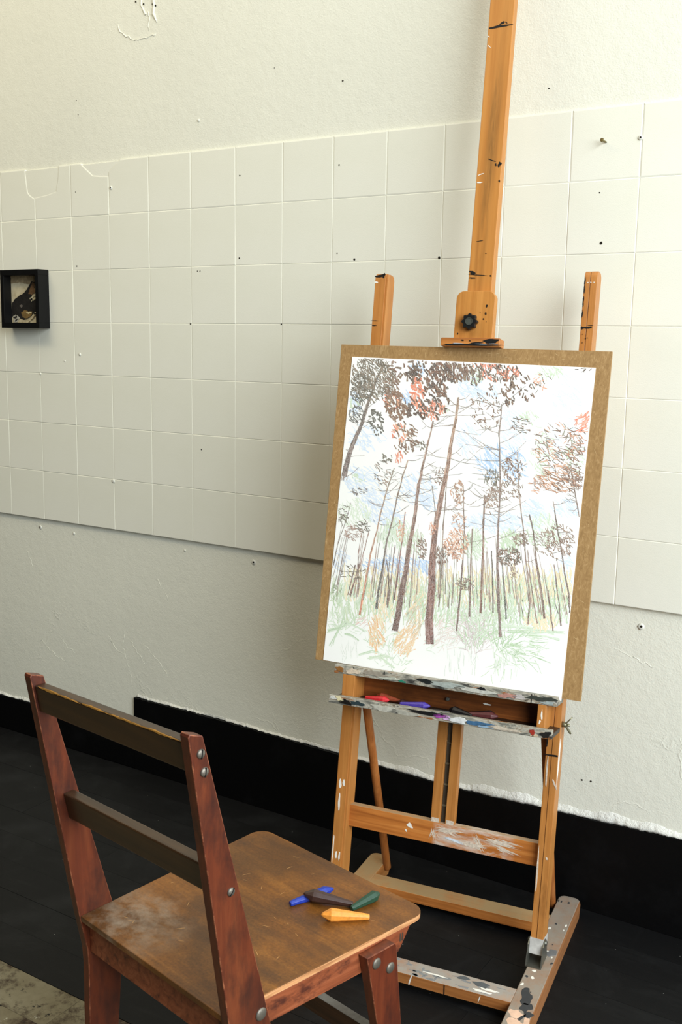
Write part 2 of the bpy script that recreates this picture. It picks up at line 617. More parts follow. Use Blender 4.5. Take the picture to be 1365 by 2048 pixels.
# white lumpy plaster lip above both bases
t = NT('rough_white_plaster')
t.bump(t.noise(140.0, None, 5, 0.7), 0.8, 0.006)
M_ROUGH = t.done(t.ramp(t.noise(14.0), ((0.3, c4((238, 238, 226))), (0.7, c4((246, 246, 238))))), 0.7, 0.25)
for nm, xa, xb, fn, amp in (('plaster_edge', 0.517, 3.2, topz, 1.0), ('plaster_edge', -1.6, 0.505, lambda x: .111, 0.45)):
    rs = []
    d = 0.0
    for x in np.arange(xa, xb, 0.004):
        b = fn(x) + rnd.gauss(0.0003, .0007)
        amx = amp * (min(1.0, max(.3, .3 + .7 * (x - 1.15) / .5)) if amp == 1.0 else 1.0)
        hh = amx * (0.017 + 0.004 * math.sin(x * 23) + 0.003 * math.sin(x * 61 + 1)) + rnd.gauss(0, .0008)
        d = d * .7 + rnd.gauss(0, .0006)
        k = 0.0022 + 0.0012 * math.sin(x * 17) + d + (1 - amx) * .006
        rs.append([(x, 0.012, b), (x, 0.002 + k, b - .0002), (x, k, b + .3 * hh), (x, 0.0025 + k, b + .6 * hh), (x, 0.0095, b + hh), (x, 0.012, b + hh + .004)])
    MB().rings(rs).build(nm, M_ROUGH, wall)

# ------------------------------------------------------------------ floor of narrow boards, the border painted black
PW = 0.098
fb = MB().box(WX0, WX1, -3.4, 0.14, -0.06, -0.018).build('floor', flat('dark_subfloor', (14, 13, 12), 0.9, 0.1))
tag(fb, 'narrow floorboards, painted black along the wall and bare beyond', 'floor', kind='structure')


def plank_mesh(L, mat):
    b = MB().box(-L / 2 + .0003, L / 2 - .0003, -PW / 2 + .0003, PW / 2 - .0003, -0.018, 0.0)
    me = bpy.data.meshes.new('plank')
    me.from_pydata(b.v, [], b.f)
    me.materials.append(mat)
    return me


LEN = 1.36
pm = {k: plank_mesh(LEN, k2) for k, k2 in (('b', M_BLACKFLOOR), ('w', M_BARE))}
rnd = random.Random(12)
for rowi in range(31):
    y = -PW * (rowi + 0.5)
    off = 1.862 - LEN / 2 if rowi == 5 else rnd.uniform(0, LEN)
    x = WX0 - LEN / 2 + ((off - WX0 + LEN / 2) % LEN)
    while x < WX1 + LEN / 2:
        o = bpy.data.objects.new('plank', pm['b' if rowi < 9 else 'w'])
        link(o, fb)
        o.location = (x + (LEN / 2 - LEN / 2), y, rnd.uniform(-.0004, .0001) - (0.0012 if rowi > 8 else 0))
        x += LEN

# ------------------------------------------------------------------ framed picture on the wall
pf = empty('picture_frame', (0.116, 0.0, 1.312))
tag(pf, 'small deep black box frame holding a dark abstract picture on the tiles', 'picture frame')
M_FRAME = flat('black_frame_paint', (13, 13, 13), 0.5, 0.2)
X0, X1, Z0, Z1, DP = -0.083, 0.083, 0.0, 0.171, -0.041
for nm, bx in (('frame_rail', (X0, X1, DP, 0.0, Z1 - .016, Z1)), ('frame_rail', (X0, X1, DP, 0.0, Z0, Z0 + .016)),
               ('frame_stile', (X0, X0 + .014, DP, 0.0, Z0 + .016, Z1 - .016)), ('frame_stile', (X1 - .014, X1, DP, 0.0, Z0 + .016, Z1 - .016))):
    MB().box(*bx).build(nm, M_FRAME, pf, 0.0006)
t = NT('abstract_picture')
cr = t.ramp(t.noise(26.0, None, 6, 0.6), ((0.3, c4((150, 132, 96))), (0.5, c4((206, 194, 160))), (0.7, c4((222, 212, 182)))))
pic = MB().box(X0 + .014, X1 - .014, -0.012, -0.002, Z0 + .016, Z1 - .016).build('picture', t.done(cr, 0.6, 0.3), pf)


def poly(name, pts, col, y, parent, thick=.0004, mat=None):
    rj = random.Random(int(abs(pts[0][0] * 1e6)) + len(pts))
    q = []
    for (xa, za), (xb, zb) in zip(pts, pts[1:] + pts[:1]):
        k = max(1, int(math.hypot(xb - xa, zb - za) / .004))
        q += [(xa + (xb - xa) * i / k + (rj.gauss(0, .0009) if i else 0), za + (zb - za) * i / k + (rj.gauss(0, .0009) if i else 0)) for i in range(k)]
    xl, xh, zl, zh = X0 + .0142, X1 - .0142, Z0 + .0162, Z1 - .0162
    q = [(min(max(x, xl), xh), min(max(z, zl), zh)) for x, z in q]
    a = [(x, y, z) for x, z in q]
    b = [(x, y - thick, z) for x, z in q]
    return MB().loft(a, b).build(name, mat or flat('pigment_%d_%d_%d' % col, col, 0.6, 0.25, var=0.3, scale=120), parent)


def pp(u, v):  # picture coords: u 0..1 left-right, v 0..1 bottom-top
    return (X0 + .014 + u * .84 * (X1 - X0 - .028), Z0 + .016 + v * (Z1 - Z0 - .032))


yb = -0.0122
poly('brush_shape', [pp(*q) for q in ((0, .84), (.35, .86), (.7, .82), (1, .86), (1, 1), (0, 1))], (158, 140, 108), yb, pic)
poly('brush_shape', [pp(*q) for q in ((0.0, .12), (.02, .40), (.12, .50), (.3, .58), (.5, .64), (.68, .78), (.80, .88), (.90, .86), (.88, .72), (.80, .62), (.78, .52), (1, .46), (1, .28), (.86, .22), (.7, .12), (.46, .06), (.3, .10), (.15, .18))], (38, 36, 34), yb - .0003, pic)
poly('brush_shape', [pp(*q) for q in ((.66, .62), (.72, .72), (.82, .86), (.90, .84), (.89, .72), (.93, .66), (.80, .59))], (112, 86, 60), yb - .0006, pic)
poly('brush_shape', [pp(*q) for q in ((.36, .22), (.5, .28), (.62, .25), (.80, .24), (.72, .13), (.52, .09), (.42, .12))], (128, 104, 62), yb - .0006, pic)
poly('brush_shape', [pp(*q) for q in ((.56, .225), (.78, .235), (.76, .215), (.58, .205))], (214, 202, 160), yb - .0009, pic)
poly('brush_shape', [pp(*q) for q in ((.04, .14), (.14, .17), (.30, .12), (.22, .02), (.10, .01))], (176, 172, 158), yb - .0006, pic)
poly('brush_shape', [pp(*q) for q in ((.05, .12), (.2, .15), (.22, .12), (.08, .09))], (50, 48, 44), yb - .0009, pic)
poly('brush_shape', [pp(*q) for q in ((.12, .05), (.24, .10), (.25, .075), (.14, .02))], (50, 48, 44), yb - .0009, pic)
for q in ((.70, .52), (.76, .47)):
    poly('brush_shape', [pp(q[0], q[1]), pp(1, q[1] + .10), pp(1, q[1] + .075), pp(q[0] + .02, q[1] - .02)], (206, 200, 172), yb - .0009, pic)
poly('brush_shape', [pp(*q) for q in ((.84, .20), (1, .21), (1, .19), (.84, .18))], (22, 20, 18), yb - .0009, pic)
poly('brush_shape', [pp(*q) for q in ((.30, .36), (.40, .40), (.44, .36), (.38, .32))], (104, 98, 92), yb - .0009, pic)
poly('brush_shape', [pp(*q) for q in ((.62, 0), (.80, .10), (.93, .20), (.95, .19), (.82, .09), (.65, 0))], (120, 104, 74), yb - .0009, pic)

# ------------------------------------------------------------------ easel
OX, OY, YAW, TH, HZ = 1.7116, -0.3567, 0.1485, 0.1493, 0.0597
easel = empty('easel', (OX, OY, 0), YAW)
tag(easel, 'tall orange-brown wooden studio easel with paint-crusted tray and long mast', 'easel')
LEAN = Matrix.Translation((0, 0, HZ)) @ Matrix.Rotation(-TH, 4, 'X')   # local x = width, y = away from the painter, z = up the legs
EZ = Matrix.Translation((OX, OY, 0)) @ Matrix.Rotation(YAW, 4, 'Z') @ LEAN

OB, OD, OL = (184, 122, 60), (168, 106, 48), (196, 134, 70)
W_Z = wood('easel_wood_upright', OB, OD, OL, 'Z', stain=(96, 58, 26), stain_lo=.60, stain_hi=.80)
W_MAST = wood('easel_wood_mast', (190, 128, 60), (176, 114, 50), (202, 140, 70), 'Z')
W_X = wood('easel_wood_rail', (190, 116, 52), (156, 88, 36), (208, 138, 70), 'X', dust=(172, 148, 112), dustamt=.85)
W_TRAY = wood('easel_wood_tray', (150, 84, 36), (112, 60, 24), (172, 102, 48), 'X', stain=(52, 30, 16), stain_lo=.5, stain_hi=.75)
W_SKIDR = wood('easel_wood_skid_painted', (158, 106, 66), (130, 84, 48), (178, 124, 82), 'Y', dust=(146, 138, 126), dustamt=.95)
W_SKIDL = wood('easel_wood_skid', (178, 116, 60), (142, 86, 42), (198, 136, 78), 'Y', dust=(166, 142, 104), dustamt=.9)
W_CROSSF = wood('easel_wood_cross_painted', (172, 112, 60), (136, 82, 40), (192, 132, 76), 'X', dust=(158, 154, 146), dustamt=.95)
W_CROSSR = wood('easel_wood_cross', (190, 118, 56), (154, 90, 40), (208, 140, 76), 'X', dust=(170, 146, 106), dustamt=.9)
M_METAL = flat('dull_steel', (128, 128, 118), 0.42, 0.5, 0.85)
M_DARKMETAL = flat('dark_steel', (96, 94, 84), 0.5, 0.5, 0.7)
M_BLACK = flat('black_paint', (24, 23, 22), 0.5, 0.3)
M_WHITE = flat('white_paint', (232, 230, 220), 0.55, 0.3, var=.06)
M_WASH = flat('thin_white_paint', (204, 190, 172), 0.6, 0.3, var=.25, scale=220)
M_BLUEWASH = flat('pale_blue_paint', (204, 212, 220), 0.6, 0.3, var=.12, scale=200)
M_SMUDGE = flat('dark_smudge', (128, 84, 36), 0.55, 0.3, var=.15, scale=200)

WL1, WL0, WR0, WR1, HS = -0.2583, -0.208, 0.2084, 0.2585, 0.0396
TL = 0.0418


def skid(x0, x1, mat):
    mb = MB()
    rs = []
    for z_, d1, r_, e in ((0, .288, .012, 0), (.012, .297, .016, 0), (.026, .303, .018, 0), (.034, .300, .018, .0008), (.0385, .292, .016, .0018), (HS, .284, .014, .003)):
        rs.append([(x, d, z_) for x, d in roundrect(x0 + e, x1 - e, -.34 + e, d1, r_, (1, 1, 1, 1), 5)])
    mb.rings(rs, smooth=False)
    return mb.build('skid', mat, easel)


skL = skid(WL1, WL0, W_SKIDL)
skR = skid(WR0, WR1, W_SKIDR)
mb = MB()
for i, (a, b, rx, ry, rt) in enumerate(((.2334, -.118, .012, .026, .1), (.2415, -.150, .012, .014, 0.), (.2500, -.171, .009, .010, .3), (.2412, -.184, .003, .012, -.4))):
    blob(mb, (a, b), rx, ry, 30 + i, HS, axis='z', rot=rt)
mb.each('paint_patch', flat('dark_grey_paint', (58, 60, 62), 0.5, 0.3), skR)
mb = MB()
for i, (a, b, rx, ry) in enumerate(((.2275, -.178, .013, .014), (.236, -.21, .018, .02), (.252, -.196, .006, .02))):
    blob(mb, (a, b), rx, ry, 40 + i, HS - .0002, axis='z')
mb.each('paint_patch', flat('peach_paint', (222, 186, 160), 0.55, 0.3), skR)
mb = MB()
blob(mb, (.2455, .050), .011, .013, 46, HS, axis='z')
blob(mb, (.226, .012), .010, .016, 47, HS - .0002, axis='z')
mb.each('paint_patch', flat('grey_paint', (112, 112, 112), 0.5, 0.3), skR)
mb = MB()
for i in range(14):
    rn = random.Random(300 + i)
    blob(mb, (rn.uniform(.212, .255), rn.uniform(-.3, .28)), rn.uniform(.001, .004), rn.uniform(.0015, .006), 60 + i, HS - .0001, axis='z', n=9)
mb.build('paint_speckle', flat('dark_grey_paint', (58, 60, 62)), skR)['kind'] = 'stuff'
mb = MB()
for i in range(14):
    rn = random.Random(340 + i)
    blob(mb, (rn.uniform(.212, .255), rn.uniform(-.3, .28)), rn.uniform(.001, .004), rn.uniform(.0015, .008), 90 + i, HS - .0001, axis='z', n=9)
mb.build('paint_speckle', M_WHITE, skR)['kind'] = 'stuff'

cf = MB().box(WL0 - .002, WR0 + .002, -.148, -.1007, .0167, .0393).build('crossbar', W_CROSSF, easel, .0012)
cr_ = MB().box(WL0 - .002, WR0 + .002, .1481, .1957, .0167, .0393).build('crossbar', W_CROSSR, easel, .0012)
mb = MB()
for i in range(30):
    rn = random.Random(400 + i)
    blob(mb, (rn.uniform(-.05, .2), rn.uniform(-.144, -.106)), rn.uniform(.002, .012), rn.uniform(.001, .005), 120 + i, .0392, axis='z', n=10)
mb.build('paint_speckle', flat('mid_grey_paint', (128, 130, 130), 0.55, 0.3), cf)['kind'] = 'stuff'
mb = MB()
blob(mb, (.143, -.118), .018, .008, 151, .0394, axis='z')
blob(mb, (.105, -.112), .012, .006, 152, .0394, axis='z')
mb.each('paint_patch', flat('slate_paint', (88, 92, 94), 0.5, 0.3), cf)
mb = MB()
blob(mb, (.005, .0285), .0016, .012, 155, -.148, axis='y', rot=-.3)
blob(mb, (.148, .0285), .001, .008, 156, -.148, axis='y', rot=-.3)
blob(mb, (.15, -.138), .02, .003, 157, .0394, axis='z')
blob(mb, (.16, -.128), .022, .003, 158, .0394, axis='z')
blob(mb, (.05, -.126), .025, .0025, 159, .0394, axis='z')
mb.each('paint_patch', M_WHITE, cf)
MB().box(.0755, .0775, -.1486, -.147, .017, .0385).build('crack', M_BLACK, cf)

LX0, LX1, RX0, RX1, STOP = -0.2460, -0.2168, 0.2090, 0.2352, 1.393


def upright(x0, x1, y0, y1, top, r=.013):
    o = roundrect(y0, y1, 0.0, top, r, (0, 0, 1, 1), 5)
    return [(x0, y, z) for y, z in o], [(x1, y, z) for y, z in o]


mb = MB()
mb.loft(*upright(LX0, LX1 - .0047, 0, TL, STOP))
mb.loft(*upright(LX1 - .0049, LX1, .0028, TL, STOP - .001))
legL = mb.build('leg', W_Z, easel, .0008, xf=LEAN)
mb = MB()
mb.loft(*upright(RX0, RX0 + .0118, .0012, TL, STOP))
mb.loft(*upright(RX0 + .0112, RX0 + .0132, .0034, TL, STOP - .001))
mb.loft(*upright(RX0 + .0126, RX1, 0, TL, STOP))
legR = mb.build('leg', W_Z, easel, .0008, xf=LEAN)
# paint marks on the legs
mb = MB()
blob(mb, (-.2345, 1.3865), .0118, .0030, 1, -.0002, rough=.25, rot=.12)
blob(mb, (-.2262, 1.387), .0028, .0055, 2, -.0002)
blob(mb, (-.2405, 1.2885), .0080, .0008, 3, -.0002)
blob(mb, (-.2402, 1.2782), .0052, .0012, 4, -.0002)
mb.each('paint_mark', M_BLACK, legL)
mb = MB()
blob(mb, (-.2435, 1.3722), .0055, .0016, 5, -.0002)
for i, (a, b, rx, rz) in enumerate(((-.2371, .2660, .0030, .0100), (-.2288, .2692, .0028, .0070), (-.2364, .2251, .0022, .0200), (-.2345, .1074, .0020, .0090), (-.2265, .1060, .0017, .0100), (-.2425, .12, .0012, .03))):
    blob(mb, (a, b), rx, rz, 10 + i, -.0002, rough=.22)
mb.each('paint_mark', M_WHITE, legL)
mb = MB()
blob(mb, (.2235, 1.2778), .0108, .0018, 6, -.0003, rough=.3)
blob(mb, (.2125, 1.2775), .0028, .0034, 7, .0010)
blob(mb, (.2290, 1.2822), .0052, .0008, 8, -.0003)
for i, zz in enumerate((1.372, 1.355, 1.333, 1.327, 1.305)):
    blob(mb, (.2103, zz), .0013, .008, 160 + i, .0010)
for i in range(9):
    rn = random.Random(500 + i)
    blob(mb, (rn.uniform(.212, .232), rn.uniform(1.235, 1.27)), .0009, .0009, 170 + i, -.0003 if i % 2 else .0008, n=8)
blob(mb, (.2225, .4095), .0125, .0022, 21, -.0002)
blob(mb, (.2108, .47), .0022, .045, 22, .0010, rough=.15)
mb.each('paint_mark', M_BLACK, legR)
mb = MB()
for i, xx in enumerate((.2165, .2225, .2290)):
    blob(mb, (xx, 1.3686), .0018, .0007, 24 + i, -.0003 if xx > .2216 else .0008, n=9)
mb.each('paint_mark', M_WHITE, legR)
mb = MB()
blob(mb, (.2145, .375), .0020, .030, 27, .0010, rough=.2)
blob(mb, (.2325, .352), .0017, .012, 28, -.0002, rough=.2, rot=.5)
blob(mb, (.2116, .17), .0018, .045, 29, .0010, rough=.2)
blob(mb, (.2290, .1984), .0026, .0025, 30, -.0002)
mb.each('paint_mark', M_WASH, legR)
mb = MB()
o = [(RX1 + .0004, .008 + .004 * math.sin(i * .7), 0) for i in range(1)]
pts = [(.006, .445), (.014, .43), (.016, .40), (.012, .37), (.006, .345), (.003, .37), (.002, .41)]
mb.loft([(RX1 - .0003, y, z) for y, z in pts], [(RX1 + .0004, y, z) for y, z in pts])
mb.each('paint_mark', M_WHITE, legR)
for lg, a, b in ((legL, LX0, LX1), (legR, RX0, RX1)):
    MB().box(a - .0005, b + .0005, -.0006, TL + .0005, -.0006, .032).build('painted_foot', flat('pale_grey_paint', (190, 188, 182), .55, .3, var=.2), lg)

# hinge brackets of folded steel on the skids
for a, b, sk in ((LX0, LX1, skL), (RX0, RX1, skR)):
    mb = MB()
    prof = [(-.034, HS), (.020, HS), (.012, .078), (.004, .087), (-.008, .087), (-.018, .079)]
    for xa, xb in ((a - .0032, a - .0012), (b + .0012, b + .0032)):
        mb.loft([(xa, d + .015, z) for d, z in prof], [(xb, d + .015, z) for d, z in prof])
    mb.box(a - .0032, b + .0032, -.0195, .032, HS, HS + .0018)
    br = mb.build('hinge_bracket', M_METAL, easel)
    MB().tube((a - .0065, .014, .080), (b + .0065, .014, .080), .0045, n=14).build('hinge_bolt', M_METAL, br)

# struts: round dowels propping the legs from behind
for sgn in (-1, 1):
    x = -.2035 if sgn < 0 else .1985
    top = LEAN @ Vector((x, .022, .468))
    MB().tube((x, .258 + (.004 if sgn > 0 else 0), .022), top, .0094, n=20, round_end=True).build('strut', wood('easel_wood_dowel', (178, 108, 52), (140, 80, 36), (198, 130, 70), 'Z', cross=50), easel)

# lower rail and its smears
W_RAILW = W_X.copy()
W_RAILW.name = 'easel_wood_rail_washed'
nt = W_RAILW.node_tree
pb = nt.nodes['Principled BSDF']
src = pb.inputs['Base Color'].links[0].from_socket
t = NT.__new__(NT)
t.m, t.t, t.b = W_RAILW, nt, pb
t.co = [n_ for n_ in nt.nodes if n_.type == 'TEX_COORD'][0]
sz = t.n('ShaderNodeSeparateXYZ')
t.l(t.co.outputs['Object'], sz.inputs[0])
# a brushed-out film of white paint right of the centre
xm = t.ramp(t.math('MULTIPLY_ADD', sz.outputs[0], 3.0, 0.1), ((0.03, (0, 0, 0, 1)), (0.06, (1, 1, 1, 1)), (0.50, (1, 1, 1, 1)), (0.58, (0, 0, 0, 1))))
wn1 = t.ramp(t.noise(1.0, t.mapped((16, 30, 55), (0, 0, 0), (0, .35, 0)), 6, .7, .6), ((.42, (0, 0, 0, 1)), (.62, (.8, .8, .8, 1))))
fw = t.math('MULTIPLY', xm, wn1)
t.l(t.mix(fw, src, c4((206, 196, 184))), pb.inputs['Base Color'])
rail = MB().box(LX1 - .001, RX0 + .001, .018, .040, .1715, .2195).build('rail', W_RAILW, easel, .0012, xf=LEAN)
rnd = random.Random(77)


def smear(mb, p0, p1, wdt, n, seed, y):
    rn = random.Random(seed)
    for i in range(n):
        u = rn.random()
        a = Vector(p0) + Vector((rn.gauss(0, .004), rn.uniform(-wdt, wdt)))
        b = Vector(p1) + Vector((rn.gauss(0, .009), rn.uniform(-wdt, wdt)))
        st, en = sorted((rn.uniform(0, .5), rn.uniform(.5, 1)))
        A, B = a.lerp(b, st), a.lerp(b, en)
        d = (B - A)
        if d.length < 1e-4:
            continue
        nn = Vector((-d.y, d.x)).normalized() * rn.uniform(.0004, .0014)
        m_ = A.lerp(B, .5)
        yy = y - rn.uniform(.0001, .0005)
        ring = [A, m_ + nn, B, m_ - nn]
        mb.loft([(p.x, y + .0002, p.y) for p in ring], [(p.x, yy, p.y) for p in ring])


mb = MB()
smear(mb, (-.02, .203), (.045, .209), .006, 24, 1, .018)
smear(mb, (-.021, .208), (-.016, .180), .004, 13, 2, .018)
smear(mb, (.04, .190), (.092, .181), .005, 20, 3, .018)
smear(mb, (.068, .213), (.090, .178), .004, 15, 4, .018)
smear(mb, (.086, .207), (.165, .203), .006, 27, 5, .018)
smear(mb, (.10, .20), (.160, .184), .004, 18, 6, .018)
smear(mb, (.02, .19), (.09, .186), .008, 13, 8, .018)
smear(mb, (-.01, .212), (.03, .20), .006, 18, 9, .018)
mb.build('paint_smear', M_WASH, rail)['kind'] = 'stuff'
mb = MB()
smear(mb, (.0, .193), (.05, .186), .003, 18, 7, .0177)
mb.build('paint_smear', M_BLUEWASH, rail)['kind'] = 'stuff'
mb = MB()
blob(mb, (-.0747, .2003), .0065, .0048, 33, .018, rough=.5)
blob(mb, (-.0823, .1885), .0034, .0018, 34, .018, rot=-.6)
mb.each('paint_dab', M_WHITE, rail)

# twin posts with ratchet between, behind the tray and the board
for a, b in ((-.0290, -.0090), (.0035, .0235)):
    po = MB().box(a, b, .019, .036, .2195, 1.20).build('center_post', W_Z, easel, .0008, xf=LEAN)
    MB().box(a + .002, b - .001, .0186, .020, .2197, .2285).build('paint_mark', M_WASH, po)
mb = MB()
outline = []
z = .215
lft, rgt = [], []
while z < .60:
    lft += [(-.0088, z), (-.0088, z + .036), (-.0068, z + .042)]
    rgt += [(.0034, z), (.0034, z + .042)]
    z += .0455
pts = rgt + lft[::-1]
mb.loft([(x, .029, zz) for x, zz in pts], [(x, .034, zz) for x, zz in pts])
rb = mb.build('ratchet_bar', M_DARKMETAL, easel, .0005, xf=LEAN)
mb = MB()
z = .215 + .040
while z < .60:
    mb.loft([(-.0085, .0292, z - .003), (.0032, .0292, z - .003), (.0032, .0292, z + .003), (-.0085, .0292, z + .003)],
            [(-.0080, .0262, z - .001), (.0030, .0262, z - .001), (.0030, .0262, z + .001), (-.0080, .0262, z + .001)])
    z += .0455
mb.each('ratchet_tooth', flat('worn_steel', (146, 148, 132), .4, .5, .8), rb)

# tray: back panel, floor, front lip, end blocks, upper ledge
t = NT('crusted_paint')
v = t.mapped((9.0, 40.0, 24.0))
n1 = t.noise(1.6, v, 6, 0.6, 1.2)
c = t.ramp(n1, ((0.30, c4((40, 40, 38))), (0.38, c4((92, 92, 86))), (0.45, c4((140, 138, 126))), (0.50, c4((176, 172, 158))), (0.55, c4((132, 118, 98))), (0.62, c4((186, 182, 168))), (0.72, c4((96, 92, 86)))))
n2 = t.noise(2.1, t.mapped((26.0, 60.0, 40.0), (4, 2, 8)), 5, 0.6, .8)
m2 = t.ramp(n2, ((0.62, (0, 0, 0, 1)), (0.68, (.85, .85, .85, 1))))
c = t.mix(m2, c, c4((24, 25, 26)))
n3 = t.noise(1.3, t.mapped((12.0, 60.0, 50.0), (1, 9, 3)), 5, 0.6, .8)
c = t.mix(t.ramp(n3, ((0.63, (0, 0, 0, 1)), (0.66, (1, 1, 1, 1)))), c, c4((152, 96, 50)))
t.bump(n1, 0.9, 0.002)
M_CRUST = t.done(c, 0.5, 0.4)
M_GRIME = wood('easel_wood_grimy', (60, 44, 32), (30, 24, 20), (92, 72, 54), 'X', stain=(28, 26, 25), stain_lo=.4, stain_hi=.6)

tray = MB().box(-.2462, .2346, -.080, .0, .4594, .4685).build('tray', M_GRIME, easel, .001, xf=LEAN)
lip = MB().box(-.2462, .2346, -.0802, -.066, .4590, .4768).build('tray_lip', M_CRUST, tray, .0012)
MB().box(LX1 + .0005, RX0 - .0005, -.002, .010, .4685, .521).build('tray_back', W_TRAY, tray, .0005)
MB().box(-.2255, -.1975, -.060, -.001, .4685, .5207).build('end_block', W_Z, tray, .0012)
eb = MB().box(.1985, .2150, -.060, -.001, .4685, .5207).build('end_block', W_Z, tray, .0012)
mb = MB()
blob(mb, (.2075, .500), .0016, .010, 61, -.0602, rough=.35)
blob(mb, (.2045, .486), .0018, .004, 62, -.0602)
mb.each('paint_mark', M_WHITE, eb)
mb = MB()
blob(mb, (.080, .4925), .0085, .0018, 63, -.0022, rough=.25)
mb.each('paint_mark', M_WHITE, tray)
mb = MB()
MB().tube((-.0045, -.003, .4905), (-.0045, -.009, .4915), .0042, .0035, n=14).build('screw', M_METAL, tray)
ledge = MB().box(-.2468, .2362, -.060, -.001, .5207, .5302).build('ledge', M_CRUST, easel, .001, xf=LEAN)
MB().box(-.2468, .2362, -.0602, -.0445, .5205, .5392).build('ledge_lip', M_CRUST, ledge, .0012)
for i, (cx, cz, rx, rz, col, yy) in enumerate((
        (.0060, .4695, .0150, .0045, (150, 70, 150), 0), (.0200, .4672, .0100, .0036, (196, 160, 200), 0), (.0420, .4672, .0220, .0048, (206, 208, 206), 0), (.0860, .4672, .0280, .0045, (62, 100, 134), 0),
        (.1000, .4640, .0200, .0025, (134, 162, 184), 0), (-.0250, .4708, .0450, .0032, (20, 20, 20), 0), (.1960, .4672, .0060, .0058, (150, 48, 36), 0), (.2010, .4620, .0080, .0020, (196, 178, 150), 0),
        (.2230, .4672, .0090, .0070, (30, 28, 26), 0), (-.2200, .4700, .0080, .0050, (214, 204, 164), 0), (-.2060, .4660, .0120, .0062, (22, 20, 18), 0), (-.2360, .4710, .0080, .0030, (206, 206, 198), 0),
        (-.1780, .4668, .0150, .0050, (44, 58, 62), 0), (.1350, .4650, .0300, .0036, (190, 178, 160), 0), (-.1200, .4660, .0300, .0050, (176, 174, 162), 0), (-.0700, .4640, .0300, .0045, (160, 158, 146), 0))):
    mb = MB()
    blob(mb, (cx, cz), rx, rz, 700 + i, -.0802, thick=.0012, rough=.4)
    mb.build('paint_crust', flat('paint_%d_%d_%d' % col, col, .45, .4, var=.2, scale=150), lip)
for i, (cx, cz, rx, rz, col) in enumerate((
        (-.2330, .5300, .0110, .0050, (140, 96, 50)), (-.2030, .5290, .0150, .0060, (206, 190, 168)), (-.1500, .5310, .0300, .0045, (150, 142, 128)), (-.1200, .5270, .0200, .0036, (182, 184, 170)),
        (-.0900, .5240, .0080, .0022, (48, 128, 104)), (-.0400, .5320, .0160, .0048, (30, 34, 34)), (.0050, .5310, .0380, .0052, (158, 166, 160)), (.0700, .5290, .0360, .0048, (188, 188, 178)),
        (.0820, .5340, .0080, .0038, (26, 28, 30)), (.1350, .5280, .0180, .0050, (176, 130, 118)), (.1600, .5290, .0140, .0040, (180, 174, 170)), (.2040, .5320, .0280, .0050, (56, 60, 54)), (.2180, .5260, .0120, .0036, (150, 160, 158)))):
    mb = MB()
    blob(mb, (cx, cz), rx, rz, 800 + i, -.0602, thick=.0012, rough=.4)
    mb.build('paint_crust', flat('paint_%d_%d_%d' % col, col, .45, .4, var=.2, scale=150), ledge)
mb = MB()
for xx in (-.1315, .1840):
    mb.box(xx, xx + .0014, -.0612, -.059, .5212, .5390)
mb.build('crack', M_BLACK, ledge)['kind'] = 'stuff'

# wing nut on the right leg, bolt end on the left
wn = MB().tube((RX1, .012, .4735), (RX1 + .010, .012, .4735), .0062, .0048, n=14).tube((RX1 + .010, .012, .4735), (RX1 + .016, .012, .4735), .0030, n=10)
wn = wn.build('wing_nut', flat('dull_brass_nut', (138, 134, 108), .45, .5, .8), easel, xf=LEAN)
for sg in (1, -1):
    mb = MB()
    pts = roundrect(-.0062, .0062, 0, .019, .006, (0, 0, 1, 1), 6)
    mm = Matrix.Translation((RX1 + .006, .012, .4735)) @ Matrix.Rotation(R(38 if sg > 0 else 142), 4, 'Y') @ Matrix.Translation((0, 0, .003))
    mb.loft([mm @ Vector((-.0013, a * (.75 + .02), b)) for a, b in pts], [mm @ Vector((.0013, a * .77, b)) for a, b in pts])
    mb.build('wing', MATS['dull_brass_nut'], wn)
MB().tube((LX0 - .0055, .012, .497), (LX0 + .001, .012, .497), .0030, n=12).build('bolt_end', M_DARKMETAL, easel, xf=LEAN)

# mast and top clamp
t = NT('easel_wood_mast_smudged')
v = t.mapped((70, 70, 2.2))
g_ = t.noise(1.0, v, 6, .6, .8)
c = t.ramp(g_, ((.28, c4((176, 114, 50))), (.5, c4((190, 128, 60))), (.74, c4((202, 140, 70)))))
sz = t.n('ShaderNodeSeparateXYZ')
t.l(t.co.outputs['Object'], sz.inputs[0])
# grime where hands have run down the middle of the mast
xc = t.math('MULTIPLY_ADD', sz.outputs[2], 0.024, -0.0395)
dx = t.math('ABSOLUTE', t.math('SUBTRACT', sz.outputs[0], xc))
band = t.ramp(dx, ((0.003, (1, 1, 1, 1)), (0.016, (0, 0, 0, 1))))
zz_ = t.ramp(sz.outputs[2], ((0.0, (0, 0, 0, 1)), (1.0, (1, 1, 1, 1))))
zn = t.math('MULTIPLY_ADD', sz.outputs[2], 1.0, -1.3)
zw = t.ramp(zn, ((0.0, (.35, .35, .35, 1)), (0.22, (.7, .7, .7, 1)), (0.42, (1, 1, 1, 1)), (0.52, (.3, .3, .3, 1)), (0.8, (.15, .15, .15, 1))))
sn = t.ramp(t.noise(1.0, t.mapped((120, 120, 7)), 5, .7), ((.35, (0.1, .1, .1, 1)), (.65, (1, 1, 1, 1))))
f_ = t.math('MULTIPLY', t.math('MULTIPLY', band, zw), t.math('MULTIPLY', sn, .85))
c = t.mix(f_, c, c4((92, 64, 30)))
W_MASTG = t.done(c, .42, .4)
mast = MB().box(-.0278, .0242, -.020, .006, .60, 2.18).build('mast', W_MASTG, easel, .0012, xf=LEAN)
mb = MB()
YM = -.0202
blob(mb, (-.0035, 1.8930), .0235, .0026, 201, YM, rough=.3, rot=.03)
